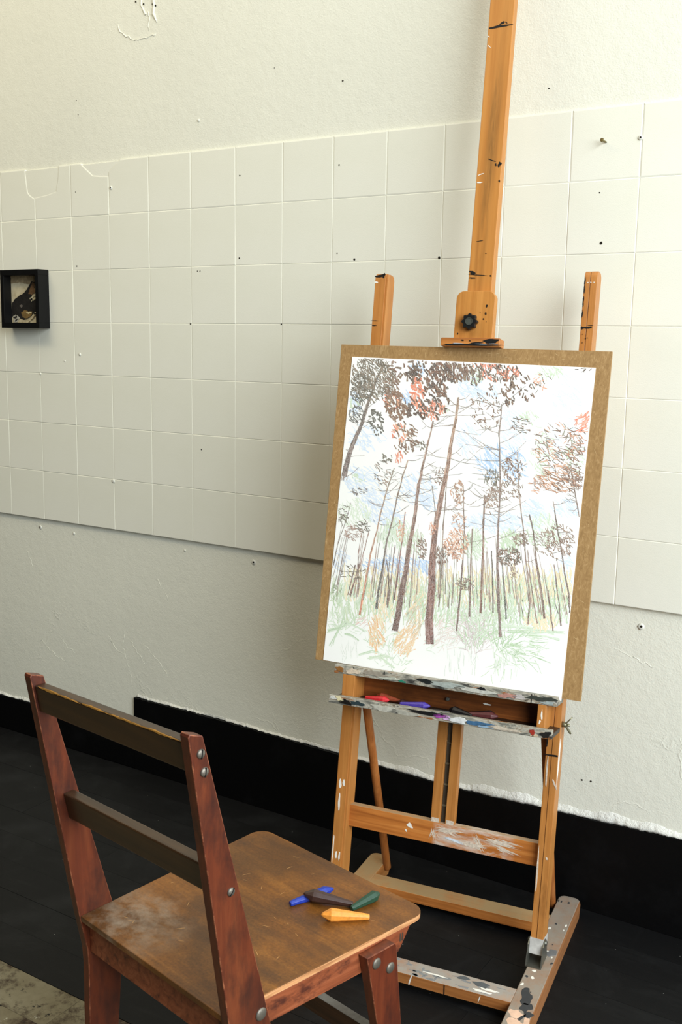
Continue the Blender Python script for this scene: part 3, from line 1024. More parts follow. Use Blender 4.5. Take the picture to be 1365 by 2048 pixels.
blob(mb, (.0015, 1.8995), .0064, .0022, 202, YM, rot=.4)
blob(mb, (.0100, 1.9000), .0032, .0009, 203, YM, rot=-.7)
blob(mb, (.0030, 1.6180), .0085, .0010, 204, YM, rot=-.35)
blob(mb, (.0118, 1.6085), .0016, .0030, 205, YM)
blob(mb, (.0200, 1.6090), .0036, .0050, 206, YM, rough=.5)
blob(mb, (.0222, 1.5745), .0018, .0026, 207, YM)
blob(mb, (-.0090, 1.4520), .0065, .0008, 208, YM, rot=.12)
blob(mb, (-.0200, 1.3865), .0076, .0034, 209, YM, rot=-.25)
blob(mb, (-.0080, 1.3815), .0190, .0009, 210, YM, rough=.25, rot=-.05)
blob(mb, (.0195, 1.3795), .0022, .0016, 211, YM)
blob(mb, (-.0195, 1.3755), .0070, .0016, 212, YM)
blob(mb, (.0060, 1.4260), .0014, .0010, 213, YM)
mb.each('paint_mark', M_BLACK, mast)
mb = MB()
blob(mb, (-.0246, 1.8745), .0022, .0008, 220, YM, rot=-.8)
blob(mb, (-.0222, 1.8540), .0042, .0009, 221, YM, rot=-.7)
blob(mb, (-.0200, 1.5735), .0070, .0012, 222, YM)
blob(mb, (-.0190, 1.5900), .0060, .0010, 223, YM, rot=.35)
mb.each('paint_mark', M_WHITE, mast)
pl = roundrect(-.0435, .0390, 1.244, 1.3445, .016, (0, 0, 1, 1), 8)
clamp = MB().loft([(x, -.040, z_) for x, z_ in pl], [(x, -.020, z_) for x, z_ in pl]).build('clamp', W_MAST, easel, .001, xf=LEAN)
cb = MB().box(-.0668, .0588, -.0515, -.016, 1.2290, 1.2462).build('clamp_bar', wood('easel_wood_clamp_bar', (186, 118, 56), (150, 88, 40), (206, 138, 74), 'X'), clamp, .0015)
mb = MB()
blob(mb, (.040, 1.2400), .0165, .0045, 231, -.0517, rough=.25)
blob(mb, (-.003, 1.2318), .060, .0024, 232, -.0517, rough=.25)
blob(mb, (.012, 1.2345), .018, .0026, 233, -.0517, rough=.5)
mb.each('paint_mark', M_BLACK, cb)
mb = MB()
blob(mb, (.022, 1.2338), .012, .0010, 234, -.0520, rough=.4)
blob(mb, (.046, 1.2345), .009, .0009, 235, -.0520, rough=.4)
blob(mb, (-.03, 1.2345), .014, .0006, 236, -.0520, rough=.4)
mb.each('paint_mark', flat('blue_grey_paint', (150, 166, 178), .45, .4), cb)
mb = MB()
for i, (a, b, r) in enumerate(((.0225, 1.3137, .0022), (.0215, 1.2979, .0022), (.0178, 1.2867, .0016), (.0096, 1.3009, .0008), (-.035, 1.256, .0016), (.024, 1.281, .0006))):
    blob(mb, (a, b), r, r * 1.3, 240 + i, -.0402, n=10)
blob(mb, (-.020, 1.2410), .0030, .0018, 250, -.0517, n=10)
blob(mb, (-.004, 1.2400), .0020, .0012, 251, -.0517, n=10)
mb.each('paint_mark', flat('brown_black_paint', (40, 30, 20), .5, .3), clamp)
# lobed plastic knob
mb = MB()
rings = []
KC = (-.0085, 1.2795)
for y_, k in ((-.0405, .78), (-.044, 1.0), (-.052, 1.0), (-.0548, .9)):
    rings.append([(KC[0] + k * (.0158 + .0018 * math.cos(8 * a_)) * math.cos(a_), y_, KC[1] + k * (.0158 + .0018 * math.cos(8 * a_)) * math.sin(a_)) for a_ in [2 * math.pi * i / 64 for i in range(64)]])
mb.rings(rings, smooth=False)
kn = mb.build('knob', flat('black_plastic', (20, 21, 21), .38, .45, var=.05), clamp)
mb = MB()
rings = [[(KC[0] + r_ * math.cos(a_), y_, KC[1] + r_ * math.sin(a_)) for a_ in [2 * math.pi * i / 28 for i in range(28)]] for r_, y_ in ((.0076, -.0545), (.0076, -.0562), (.0066, -.0562), (.0066, -.0552))]
mb.rings(rings, smooth=False)
mb.build('knob_ring', flat('grey_plastic', (70, 74, 68), .4, .45), kn)

# ------------------------------------------------------------------ board and drawing on the easel
t = NT('hardboard')
v = t.mapped((160.0, 160.0, 70.0), (0, 0, 0), (0, .6, 0))
n1 = t.noise(1.0, v, 5, 0.7, 1.5)
c = t.ramp(n1, ((0.3, c4((140, 108, 66))), (0.55, c4((164, 130, 84))), (0.74, c4((190, 158, 112)))))
c = t.mix(t.ramp(t.noise(7.0, None, 5), ((0.35, (0.9, 0.9, 0.9, 1)), (0.7, (1.05, 1.05, 1.05, 1)))), (1, 1, 1, 1), c, 'MULTIPLY') if False else c
M_HARD = t.done(c, 0.55, 0.35)
BM = EZ @ Matrix.Translation((-.0127, 0, .8819)) @ Matrix.Rotation(.0075, 4, 'Y')
bw, bh = .5835 / 2, .694 / 2
board = MB().box(-bw, bw, -.030, -.0245, -bh, bh).build('drawing_board', M_HARD, None, .0006)
board.matrix_world = BM
tag(board, 'brown hardboard drawing board clamped upright on the easel', 'drawing board')
rn = random.Random(3)
mb = MB()
for i in range(26):
    side = rn.random()
    x = rn.choice((rn.uniform(-bw + .003, -.267), rn.uniform(.257, bw - .003), rn.uniform(-bw, bw)))
    z_ = rn.uniform(-bh, bh) if abs(x) > .25 else rn.uniform(.325, bh - .003)
    a_ = rn.uniform(-.6, .6) + (1.57 if rn.random() < .5 else 0)
    L_ = rn.uniform(.002, .008)
    p = [(x - L_ * math.cos(a_), z_ - L_ * math.sin(a_)), (x - .0004 * math.sin(a_), z_ + .0004 * math.cos(a_)), (x + L_ * math.cos(a_), z_ + L_ * math.sin(a_)), (x + .0004 * math.sin(a_), z_ - .0004 * math.cos(a_))]
    p = [(min(max(q[0], -bw + .001), bw - .001), min(max(q[1], -bh + .001), bh - .001)) for q in p]
    mb.loft([(q[0], -.0299, q[1]) for q in p], [(q[0], -.0302, q[1]) for q in p])
mb.build('pale_scratch', flat('scratch', (206, 178, 130), .6, .3), board)['kind'] = 'stuff'

PM = EZ @ Matrix.Translation((-.0175, 0, .8662)) @ Matrix.Rotation(.021, 4, 'Y')
pw, ph = .5253 / 2, .666 / 2
t = NT('drawing_paper')
t.bump(t.noise(900.0, None, 3), 0.15, 0.0008)
M_PAPER = t.done(t.ramp(t.noise(5.0), ((0.3, c4((246, 247, 241))), (0.7, c4((250, 250, 246))))), 0.75, 0.15)
YP = -.0312
paper = MB().box(-pw, pw, YP, -.0302, -ph, ph).build('drawing', M_PAPER, None)
paper.matrix_world = PM
tag(paper, 'white sheet with a coloured pencil drawing of tall thin pine trees', 'drawing')


def homography(src, dst):
    A = []
    for (x, y), (u, v_) in zip(src, dst):
        A.append([x, y, 1, 0, 0, 0, -u * x, -u * y, -u])
        A.append([0, 0, 0, x, y, 1, -v_ * x, -v_ * y, -v_])
    return np.linalg.svd(np.array(A, float))[2][-1].reshape(3, 3)


# sketch coordinates (as read off the sheet) -> sheet plane
HM = homography([(705, 712), (1192, 738), (1124, 1401.6), (648, 1320)], [(-pw, ph), (pw, ph), (pw, -ph), (-pw, -ph)])


def sh(x, y):
    q = HM @ np.array([x, y, 1.0])
    return q[0] / q[2], q[1] / q[2]


class Strokes:
    def __init__(s, lift, seed):
        s.v, s.f, s.c = [], [], []
        s.lift = lift
        s.k = 1.0
        s.r = random.Random(seed)

    def line(s, pts, w0, w1, col, wob=0.0, jit=12):
        """tapered ribbon through pts; widths in sketch units; col single or (top, bottom)"""
        r = s.r
        cols = col if isinstance(col[0], (tuple, list)) else (col, col)
        dj = r.uniform(-jit, jit)
        P = [sh(x + r.gauss(0, wob), y + r.gauss(0, wob)) for x, y in pts]
        n = len(P)
        yy = YP - s.lift - r.uniform(0, .00004)
        o = len(s.v)
        ok = 0
        L = []
        for i, p in enumerate(P):
            a = P[max(i - 1, 0)]
            b = P[min(i + 1, n - 1)]
            dx, dz = b[0] - a[0], b[1] - a[1]
            l = math.hypot(dx, dz) or 1e-9
            t_ = i / (n - 1)
            hw = (w0 + (w1 - w0) * t_) * .00105 / 2
            cc = [min(255, max(0, cols[0][k] + (cols[1][k] - cols[0][k]) * t_ + dj)) for k in range(3)]
            nx, nz = -dz / l * hw, dx / l * hw
            if abs(p[0]) > pw - hw - .0005 or abs(p[1]) > ph - hw - .0005:
                if L:
                    break
                continue
            L.append(((p[0] + nx, yy, p[1] + nz), (p[0] - nx, yy, p[1] - nz), lin(cc) + (1,)))
        if len(L) < 2:
            return
        for q in L:
            s.v += [q[0], q[1]]
            s.c += [q[2], q[2]]
        for i in range(len(L) - 1):
            s.f.append((o + 2 * i, o + 2 * i + 1, o + 2 * i + 3, o + 2 * i + 2))

    def dab(s, x, y, L, wd, ang, col, curve=.15, jit=14):
        r = s.r
        dx, dy = math.cos(ang) * L / 2, math.sin(ang) * L / 2
        k = r.uniform(-curve, curve) * L
        s.line([(x - dx, y - dy), (x - dx * .4 - dy * k / L, y - dy * .4 + dx * k / L), (x + dx * .4 - dy * k / L, y + dy * .4 + dx * k / L), (x + dx, y + dy)], wd * .6 * s.k, wd * s.k, col, 0, jit)

    def field(s, x0, x1, y0, y1, n, L, wd, ang, spread, cols, oval=True, jit=14):
        r = s.r
        k = 0
        while k < n:
            u, v_ = r.uniform(-1, 1), r.uniform(-1, 1)
            if oval and u * u + v_ * v_ > 1:
                continue
            k += 1
            s.dab((x0 + x1) / 2 + u * (x1 - x0) / 2, (y0 + y1) / 2 + v_ * (y1 - y0) / 2, L * r.uniform(.55, 1.35), wd * r.uniform(.7, 1.3), ang + r.gauss(0, spread), r.choice(cols), jit=jit)

    def build(s, name, grain):
        me = bpy.data.meshes.new(name)
        me.from_pydata(s.v, [], s.f)
        at = me.color_attributes.new('pigment', 'FLOAT_COLOR', 'POINT')
        at.data.foreach_set('color', np.array(s.c, dtype=np.float32).ravel())
        t = NT('pencil_' + name)
        a_ = t.n('ShaderNodeAttribute', attribute_name='pigment')
        gr = t.ramp(t.noise(1100.0, None, 3, 0.6), ((0.42, (0, 0, 0, 1)), (0.62, (grain, grain, grain, 1))))
        me.materials.append(t.done(t.mix(gr, a_.outputs['Color'], c4((247, 248, 243))), .75, .12))
        o = bpy.data.objects.new(name, me)
        link(o, paper)
        o['kind'] = 'stuff'
        return o


BLUE, PBLUE, VBLUE = (206, 223, 243), (220, 232, 246), (168, 202, 240)
# sky
S = Strokes(.00004, 1)
for (x0, x1, y0, y1, n, cols) in (
        (955, 1050, 890, 965, 150, (VBLUE, VBLUE, BLUE)), (1025, 1050, 935, 958, 12, (VBLUE,)), (826, 852, 728, 746, 14, (BLUE, VBLUE)), (808, 832, 785, 806, 16, (BLUE, VBLUE)),
        (700, 770, 850, 900, 60, (PBLUE, BLUE)), (690, 760, 930, 990, 90, (BLUE, PBLUE)), (718, 800, 975, 1045, 110, (BLUE, PBLUE)), (760, 810, 1020, 1060, 40, (BLUE, PBLUE)),
        (800, 872, 950, 1010, 70, (PBLUE, BLUE)), (842, 872, 988, 1020, 30, (BLUE,)), (925, 1060, 1028, 1062, 130, (BLUE, PBLUE)), (1046, 1092, 1000, 1060, 70, (BLUE, PBLUE)),
        (1105, 1160, 1000, 1035, 50, (PBLUE, BLUE)), (728, 870, 1115, 1150, 150, (BLUE, VBLUE)), (655, 700, 1100, 1140, 40, (PBLUE,)), (920, 960, 745, 800, 50, (BLUE, PBLUE)), (945, 1010, 770, 800, 30, (PBLUE, BLUE)),
        (1000, 1060, 820, 900, 60, (PBLUE,)), (1110, 1165, 750, 870, 50, (PBLUE,)), (1095, 1130, 1140, 1180, 40, (PBLUE,)), (1120, 1150, 1110, 1180, 50, (BLUE, PBLUE)), (700, 720, 780, 830, 30, (BLUE,)),
        (915, 960, 850, 910, 40, (PBLUE, BLUE)), (1090, 1120, 860, 940, 20, (PBLUE,)), (905, 930, 1040, 1060, 20, (PBLUE,))):
    S.field(x0, x1, y0, y1, n, 17, 2.2, .75, .35, cols, jit=4)
S.build('sky_strokes', .55)

GR, PGR, YEL = (196, 216, 182), (214, 228, 204), (238, 226, 184)
S = Strokes(.00009, 2)
S.field(690, 1145, 1140, 1200, 420, 26, 2.6, 1.5, .15, (YEL, YEL, (234, 216, 170)), False, 5)
S.field(660, 1142, 1160, 1240, 950, 26, 2.2, 1.6, .28, (GR, PGR, (182, 208, 164), (198, 214, 170)), False, 6)
S.field(755, 830, 1040, 1095, 130, 18, 2.0, 1.45, .3, (PGR, GR), jit=5)
S.field(675, 745, 1000, 1050, 90, 14, 2.0, 1.2, .5, (PGR,), jit=5)
S.field(820, 850, 1060, 1110, 40, 14, 1.8, 1.4, .3, (GR, PGR), jit=5)
S.field(925, 975, 1060, 1115, 130, 14, 1.8, 1.3, .4, (GR, PGR), jit=5)
S.field(1000, 1045, 1060, 1105, 120, 12, 1.8, 1.0, .5, (GR, (190, 212, 172)), jit=5)
S.field(1050, 1120, 1030, 1095, 110, 12, 1.8, 1.0, .5, (PGR, GR), jit=5)
S.field(700, 735, 945, 965, 14, 8, 2.2, 1.1, .3, (GR,), jit=5)
S.field(1040, 1080, 825, 850, 24, 9, 2.2, .9, .3, (PGR, GR), jit=5)
S.field(1070, 1125, 728, 760, 40, 10, 2.0, 1.0, .5, (GR, PGR), jit=5)
S.field(1060, 1110, 850, 960, 60, 12, 2.0, .9, .5, (PGR, GR), jit=5)
S.field(1130, 1172, 880, 950, 40, 10, 2.0, .8, .5, (PGR, GR), jit=5)
S.field(700, 725, 795, 812, 8, 10, 2.8, 1.1, .2, (GR,), jit=5)
S.field(885, 900, 812, 828, 8, 8, 1.8, 1.5, .2, (GR,), jit=5)
S.field(942, 965, 740, 770, 24, 8, 2, 1.0, .4, (GR, PGR), jit=5)
# grass tufts
for cx, cy, rad, n, lo, hi, cols in ((1005, 1295, 75, 190, -2.7, .55, (PGR, GR, (176, 206, 158), (160, 192, 142))), (950, 1300, 70, 190, -2.2, -.8, ((176, 206, 158), GR, (196, 178, 176), (214, 204, 200), (222, 208, 204))), (685, 1265, 46, 60, -2.4, -.4, (PGR, GR)),
                                     (1005, 1292, 60, 46, .35, 1.9, (PGR, GR)), (860, 1290, 60, 50, -1.2, -.1, ((226, 218, 206), PGR, (232, 210, 200))), (760, 1298, 44, 50, -2.6, -.5, (PGR, GR)), (790, 1330, 40, 46, -2.9, -.2, (PGR, GR, (200, 220, 190)))):
    for i in range(n):
        a_ = S.r.uniform(lo, hi)
        jx, jy = S.r.gauss(0, 9), S.r.gauss(0, 8)
        r0 = rad * S.r.uniform(.05, .95)
        r1 = r0 + rad * S.r.uniform(.2, .42)
        b_ = a_ + S.r.gauss(0, .2)
        S.line([(cx + jx + r0 * math.cos(a_), cy + jy + r0 * math.sin(a_)), (cx + jx + (r0 + r1) / 2 * math.cos((a_ + b_) / 2), cy + jy + (r0 + r1) / 2 * math.sin((a_ + b_) / 2)), (cx + jx + r1 * math.cos(b_), cy + jy + r1 * math.sin(b_))], 1.6, .7, S.r.choice(cols), 0, 6)
for pts in ([(692, 1222), (684, 1248), (672, 1272), (664, 1290)], [(690, 1246), (710, 1252), (735, 1262)], [(655, 1262), (680, 1255), (695, 1248)], [(693, 1266), (705, 1272), (718, 1280)], [(740, 1316), (765, 1312), (790, 1316)],
            [(762, 1312), (775, 1324), (790, 1336)], [(1000, 1250), (1060, 1256), (1110, 1268)], [(1020, 1262), (1070, 1262), (1128, 1264)], [(1060, 1268), (1095, 1274), (1120, 1280)], [(720, 1310), (745, 1303), (760, 1304)]):
    for k in range(5):
        S.line([(x + S.r.gauss(0, 2), y + S.r.gauss(0, 1.6)) for x, y in pts], 2.6, 1.2, S.r.choice((GR, PGR, (182, 208, 168))), .5, 6)
for x, y in [(S.r.uniform(680, 720), S.r.uniform(1290, 1320)) for _ in range(14)] + [(S.r.uniform(890, 960), S.r.uniform(1300, 1350)) for _ in range(28)] + [(S.r.uniform(985, 1040), S.r.uniform(1310, 1350)) for _ in range(16)]:
    S.dab(x, y, 22, .7, 1.6 + S.r.gauss(0, .15), (206, 216, 200))
OR, POR = (238, 190, 130), (242, 214, 168)
S.field(738, 772, 1235, 1300, 60, 22, 2.2, 1.35, .25, (OR, POR, (236, 176, 112)), jit=6)
S.field(790, 838, 1255, 1308, 70, 20, 2.0, -.85, .3, (POR, OR, (240, 200, 150)), jit=6)
S.field(815, 850, 1195, 1270, 70, 24, 1.8, -1.1, .25, ((214, 196, 158), POR, (198, 182, 150)), jit=6)
S.field(745, 790, 1190, 1250, 40, 22, 2.0, 1.5, .2, (YEL, POR), jit=6)
S.field(860, 930, 1230, 1300, 60, 18, 1.0, -.8, .5, ((230, 210, 196), (222, 206, 200)), jit=6)
S.field(1050, 1120, 1225, 1255, 90, 18, 2.0, 1.4, .3, (YEL, (242, 222, 178)), jit=5)
S.field(715, 745, 1235, 1255, 16, 14, 1.0, -.6, .3, ((226, 178, 160), (214, 190, 180)))
S.build('grass_strokes', .55)

DK, BR, RB, OL_, RED, GYB = (86, 60, 44), (122, 82, 56), (140, 90, 68), (104, 92, 70), (230, 132, 98), (150, 122, 104)
S = Strokes(.00016, 3)
TR = [
    ([(773, 716), (755, 755), (737.5, 805), (723.6, 850), (710, 880), (700, 905), (692, 935), (688, 960)], 2.5, 13, ((112, 92, 76), (104, 84, 78))),
    ([(918.5, 795), (913.5, 838), (902.6, 894), (898, 930), (885.5, 989), (875.6, 1039), (869.7, 1088), (865.7, 1137), (865.5, 1179), (861, 1238), (861.5, 1288)], 4, 17, ((160, 126, 98), (120, 72, 62))),
    ([(868, 842), (856, 894), (848, 930), (839, 969), (832, 1029), (824, 1074), (818, 1108), (814, 1140), (808, 1169), (800, 1219), (792, 1262)], 2.2, 13, ((150, 116, 96), (108, 70, 58))),
    ([(818, 920), (806, 955), (794, 1005), (786, 1042), (776, 1078), (767, 1137), (759, 1180), (754.7, 1218)], 1.8, 4.6, ((156, 122, 96), (70, 64, 58))),
    ([(790.5, 936), (778.7, 969), (764.8, 1019), (755, 1062), (743, 1108), (737, 1142), (729, 1185), (721, 1230)], 1.6, 4.2, ((156, 142, 122), (206, 122, 82))),
    ([(1005, 809), (1000, 874), (1001.5, 920), (1002, 979), (999, 1038), (997, 1098), (996.8, 1140), (998.8, 1189), (1000.8, 1229), (1002.7, 1274)], 1.4, 5.6, ((120, 98, 84), (116, 84, 76))),
    ([(971, 990), (971, 1003), (969, 1038), (969, 1078), (967, 1137), (963, 1226)], 2.2, 4.6, ((124, 98, 82), (138, 96, 76))),
    ([(928.8, 970), (928.8, 999), (930.8, 1058), (928, 1120), (926.6, 1140), (919.7, 1219), (915.7, 1262)], 1.4, 3.2, ((140, 112, 92), (104, 72, 62))),
    ([(1037, 905), (1038.6, 963), (1042.5, 1009), (1048.5, 1058), (1053.4, 1118), (1058, 1150), (1061, 1209), (1058, 1249)], 1.2, 3, ((156, 132, 116), (128, 96, 80))),
    ([(1060, 1029), (1068, 1062), (1074, 1118), (1083.8, 1180), (1090.8, 1237)], 1.6, 4, ((110, 88, 72), (116, 82, 66))),
    ([(1107.8, 1003), (1115.7, 1058), (1125.6, 1110), (1130.5, 1147), (1139, 1189), (1141, 1226)], 1.4, 3.4, ((120, 98, 84), (104, 78, 66))),
    ([(1143, 940), (1153, 999), (1161, 1042)], 1.6, 2.6, ((128, 100, 84), (110, 82, 70))),
    ([(1097.7, 1180), (1103.6, 1229), (1107.6, 1261)], 2.2, 2.4, (118, 84, 70)), ([(1109.6, 1130), (1119.5, 1209), (1123.4, 1251)], 1.4, 2.4, (112, 84, 70)),
    ([(946.6, 1058), (943.4, 1130), (942.4, 1189), (941.4, 1233)], 1.4, 4, ((130, 104, 88), (112, 80, 68))), ([(985, 1102), (987, 1130), (988, 1225)], 2, 2, (92, 78, 66)),
    ([(1006, 1120), (1008.7, 1160), (1012, 1200), (1014.6, 1238)], 1.4, 2.6, (84, 80, 70)), ([(1057, 1100), (1061, 1146), (1068, 1200), (1076, 1247)], 1, 2.4, (124, 92, 76)),
    ([(812, 1024), (808, 1070), (801, 1120), (790, 1200)], 1.2, 3.2, ((160, 110, 100), (120, 78, 68))), ([(775, 1120), (780, 1160), (776, 1210)], 1.4, 3, (104, 72, 60)), ([(792, 1090), (785, 1150), (777, 1215)], 1.2, 2.6, (116, 80, 68)),
    ([(866, 972), (872, 1015), (874, 1050)], 1.2, 1.2, (110, 92, 78)), ([(896, 950), (893, 1000), (888, 1060), (886, 1130), (880, 1215)], 1.2, 2.6, (136, 112, 96)), ([(740, 1060), (722, 1130), (700, 1190)], 1, 1.8, (150, 112, 98)),
    ([(703, 1005), (690, 1050), (676, 1090), (668, 1130)], 1.0, 1.6, (110, 94, 80)), ([(725, 1060), (718, 1110), (718, 1180)], 1, 1.6, (130, 96, 82)), ([(712, 1130), (697, 1190)], 2, 1.6, (124, 90, 80)), ([(720, 1128), (702, 1194)], 1.8, 1.6, (134, 96, 84)),
]
for pts, a, b, col in TR:
    # dense core with broken bark lines beside it
    fine = []
    for (p, q) in zip(pts[:-1], pts[1:]):
        for k in range(3):
            fine.append((p[0] + (q[0] - p[0]) * k / 3, p[1] + (q[1] - p[1]) * k / 3))
    fine.append(pts[-1])
    S.line(fine, a, b, col, .35, 6)
    cols = col if isinstance(col[0], tuple) else (col, col)
    S.lift += .00005
    nb = int(len(fine) * (1 + b * .5))
    for i in range(nb):
        k = S.r.randrange(len(fine) - 1)
        t_ = k / (len(fine) - 1)
        wd = a + (b - a) * t_
        off = S.r.uniform(-.5, .5) * wd
        base = [cols[0][j] + (cols[1][j] - cols[0][j]) * t_ for j in range(3)]
        sgn = S.r.choice((-30, -26, 26, 50))
        cc = tuple(max(0, min(255, v_ + sgn)) for v_ in base)
        p, q = fine[k], fine[k + 1]
        S.line([(p[0] + off, p[1]), ((p[0] + q[0]) / 2 + off + S.r.gauss(0, .4), (p[1] + q[1]) / 2), (q[0] + off, q[1])], .8, .8 + wd * .06, cc, .2, 10)
    S.lift -= .00005
# thin distant stems
for i in range(95):
    xb = S.r.uniform(655, 1140)
    yb_ = 1165 + (xb - 650) * .085 + S.r.uniform(-10, 36)
    h_ = S.r.uniform(50, 130)
    lean = (905 - xb) * .0016 * h_ * .55
    S.line([(xb + lean, yb_ - h_), (xb + lean * .66 + S.r.gauss(0, 1), yb_ - h_ * .66), (xb + lean * .33 + S.r.gauss(0, 1), yb_ - h_ * .33), (xb, yb_)], .6, S.r.uniform(1, 2.0), S.r.choice(((150, 120, 104), (128, 104, 92), (170, 144, 128), (118, 112, 98), (160, 128, 112))), .4)
# branches
BRN = [(c_[0], n_, l_, lo, hi) for c_, n_, l_, lo, hi in zip(TR[:8] + TR[8:12], (12, 26, 18, 8, 12, 34, 10, 6, 6, 5, 8, 6), (34, 60, 46, 34, 34, 62, 36, 26, 22, 18, 30, 26), (.3, 0, 0, 0, .0, 0, 0, 0, 0, 0, 0, 0), (1, .48, .4, .5, .4, .55, .35, .4, .6, .4, .6, .7))]
for pts, n_, l_, lo, hi in BRN:
    for i in range(n_):
        t_ = S.r.uniform(lo, hi) * (len(pts) - 1)
        k = min(int(t_), len(pts) - 2)
        fr = t_ - k
        x, y = pts[k][0] + (pts[k + 1][0] - pts[k][0]) * fr, pts[k][1] + (pts[k + 1][1] - pts[k][1]) * fr
        sg = S.r.choice((-1, 1))
        L_ = l_ * S.r.uniform(.4, 1.15)
        a_ = S.r.uniform(-.75, .25)
        ex, ey = x + sg * L_ * math.cos(a_), y + L_ * math.sin(a_)
        mx, my = (x + ex) / 2 + S.r.gauss(0, 2), (y + ey) / 2 + S.r.gauss(0, 2) + 2
        cc = S.r.choice(((126, 106, 92), (108, 92, 82), (140, 118, 104)))
        S.line([(x, y), ((x + mx) / 2, (y + my) / 2 + .6), (mx, my), ((ex + mx) / 2, (ey + my) / 2), (ex, ey)], 1.15, .6, cc, .3)
        if S.r.random() < .6:
            S.line([(mx, my), (mx + sg * L_ * .3, my - L_ * .25 * S.r.choice((-1, 1)))], .8, .5, cc, .3)
S.build('trunk_strokes', .40)

S = Strokes(.00026, 4)
S.k = 1.22
S.field(703, 790, 712, 800, 330, 12, 1.5, 1.0, .5, (OL_, (118, 100, 82), (132, 114, 94), (98, 88, 72), (140, 120, 96)))
S.field(700, 745, 745, 805, 130, 10, 1.5, .95, .5, ((72, 68, 58), OL_, (98, 92, 80)))
S.field(697, 730, 810, 845, 50, 11, 1.2, .9, .6, ((96, 90, 80), (80, 76, 70)))
S.field(770, 800, 720, 830, 70, 11, 2.2, 1.1, .5, ((124, 96, 76), BR, (140, 116, 94)))
S.field(735, 770, 818, 870, 44, 8, 2.6, .8, .6, ((86, 82, 70), (100, 94, 82)))
S.field(795, 900, 716, 770, 60, 10, 3.4, 1.1, .5, (BR, DK, (120, 92, 70)))
S.field(855, 905, 718, 790, 70, 10, 3.8, 1.1, .4, (DK, (74, 58, 46), BR))
S.field(818, 838, 732, 752, 14, 10, 4.4, 1.0, .8, (DK, (74, 58, 46)))
S.field(880, 950, 722, 762, 110, 11, 2.2, 1.25, .25, (BR, (116, 88, 66), DK, (136, 112, 84)))
S.field(770, 815, 780, 840, 60, 13, 3.2, 1.05, .4, (BR, (120, 86, 62), (134, 98, 70)))
S.field(825, 900, 770, 838, 66, 12, 3.4, 1.1, .5, (BR, DK, (112, 82, 58)))
S.field(816, 834, 808, 836, 8, 14, 4, 1.4, .4, (DK,))
S.field(824, 848, 754, 816, 36, 11, 3.0, 1.2, .6, (RED, (232, 150, 116)), jit=8)
S.field(840, 892, 805, 836, 46, 10, 2.0, 1.3, .4, (RED, (236, 160, 130), (230, 140, 104)), jit=8)
S.field(770, 800, 785, 820, 14, 11, 2.0, 1.2, .4, ((236, 180, 140), RED), jit=8)
S.field(785, 840, 845, 905, 66, 9, 2.2, 1.0, .5, (BR, (120, 92, 70), (148, 112, 84)))
S.field(785, 820, 848, 885, 16, 9, 2.4, 1.0, .5, (RED, (228, 160, 120)), jit=8)
S.field(793, 810, 905, 925, 12, 10, 1.6, 1.5, .2, (RED, (236, 170, 146)), jit=8)
S.field(832, 852, 880, 900, 12, 7, 2, .8, .6, (OL_, (110, 100, 82)))
S.field(762, 785, 905, 925, 12, 8, 1.8, .6, .6, (OL_, (110, 100, 82)))
S.field(930, 970, 722, 770, 60, 9, 2.0, 1.3, .4, (BR, OL_, (128, 104, 80)))
S.field(965, 1042, 728, 765, 90, 10, 1.9, 1.3, .5, (DK, BR, RED, (232, 150, 116), (110, 90, 70)))
S.field(940, 1000, 722, 735, 24, 9, 2.4, 1.1, .4, (RED, (236, 160, 130)), jit=8)
S.field(995, 1040, 735, 760, 26, 11, 1.8, 1.2, .6, (RED, (236, 150, 116)), jit=8)
S.field(1005, 1032, 755, 815, 44, 8, 2.6, 1.2, .5, (DK, BR, (128, 100, 76)))
S.field(1036, 1074, 755, 802, 22, 9, 2.6, 1.0, .6, (DK, BR))
S.field(1060, 1105, 745, 790, 20, 10, 1.3, 1.2, .7, ((230, 160, 124), (120, 98, 78), OL_))
S.field(940, 1010, 770, 860, 80, 7, 1.5, 1.1, .7, (GYB, (120, 98, 84), BR))
S.field(1022, 1065, 835, 870, 26, 9, 1.5, .35, .4, ((98, 90, 74), OL_, BR))
S.field(1070, 1165, 850, 940, 130, 14, 1.2, .35, .55, ((126, 104, 86), BR, (206, 150, 116), (120, 118, 92), (226, 170, 138)))
S.field(1078, 1160, 930, 985, 110, 15, 1.3, .25, .5, ((136, 104, 80), BR, (216, 160, 120), (196, 140, 106)))
S.field(1125, 1172, 930, 985, 90, 9, 1.3, .9, .7, (BR, (120, 92, 76), GYB))
S.field(1152, 1184, 826, 866, 44, 13, 1.8, -.5, .35, (RED, (232, 150, 120), (236, 176, 150)), jit=8)
S.field(1130, 1178, 860, 925, 50, 12, 1.4, .4, .6, (BR, (206, 140, 104), (128, 96, 76)))
S.field(1062, 1100, 955, 990, 26, 10, 1.2, .6, .4, ((216, 150, 110), (150, 110, 84)))
S.field(1150, 1184, 738, 745, 6, 10, 1.2, -.5, .5, (DK,))
S.field(1006, 1048, 915, 965, 70, 7, 1.5, 1.2, .6, ((128, 106, 88), BR, GYB))
S.field(985, 1050, 960, 1000, 70, 7, 1.5, 1.0, .6, (GYB, (130, 106, 88)))
S.field(970, 1000, 940, 972, 40, 8, 1.4, 1.3, .4, (OL_, (104, 100, 84)))
S.field(972, 1000, 975, 1030, 50, 7, 1.5, 1.0, .6, ((160, 130, 110), GYB))
S.field(903, 932, 960, 1015, 60, 7, 1.5, 1.2, .6, ((168, 124, 96), GYB, (206, 150, 116)))
S.field(872, 892, 935, 975, 30, 6, 1.4, 1.2, .6, (GYB, BR))
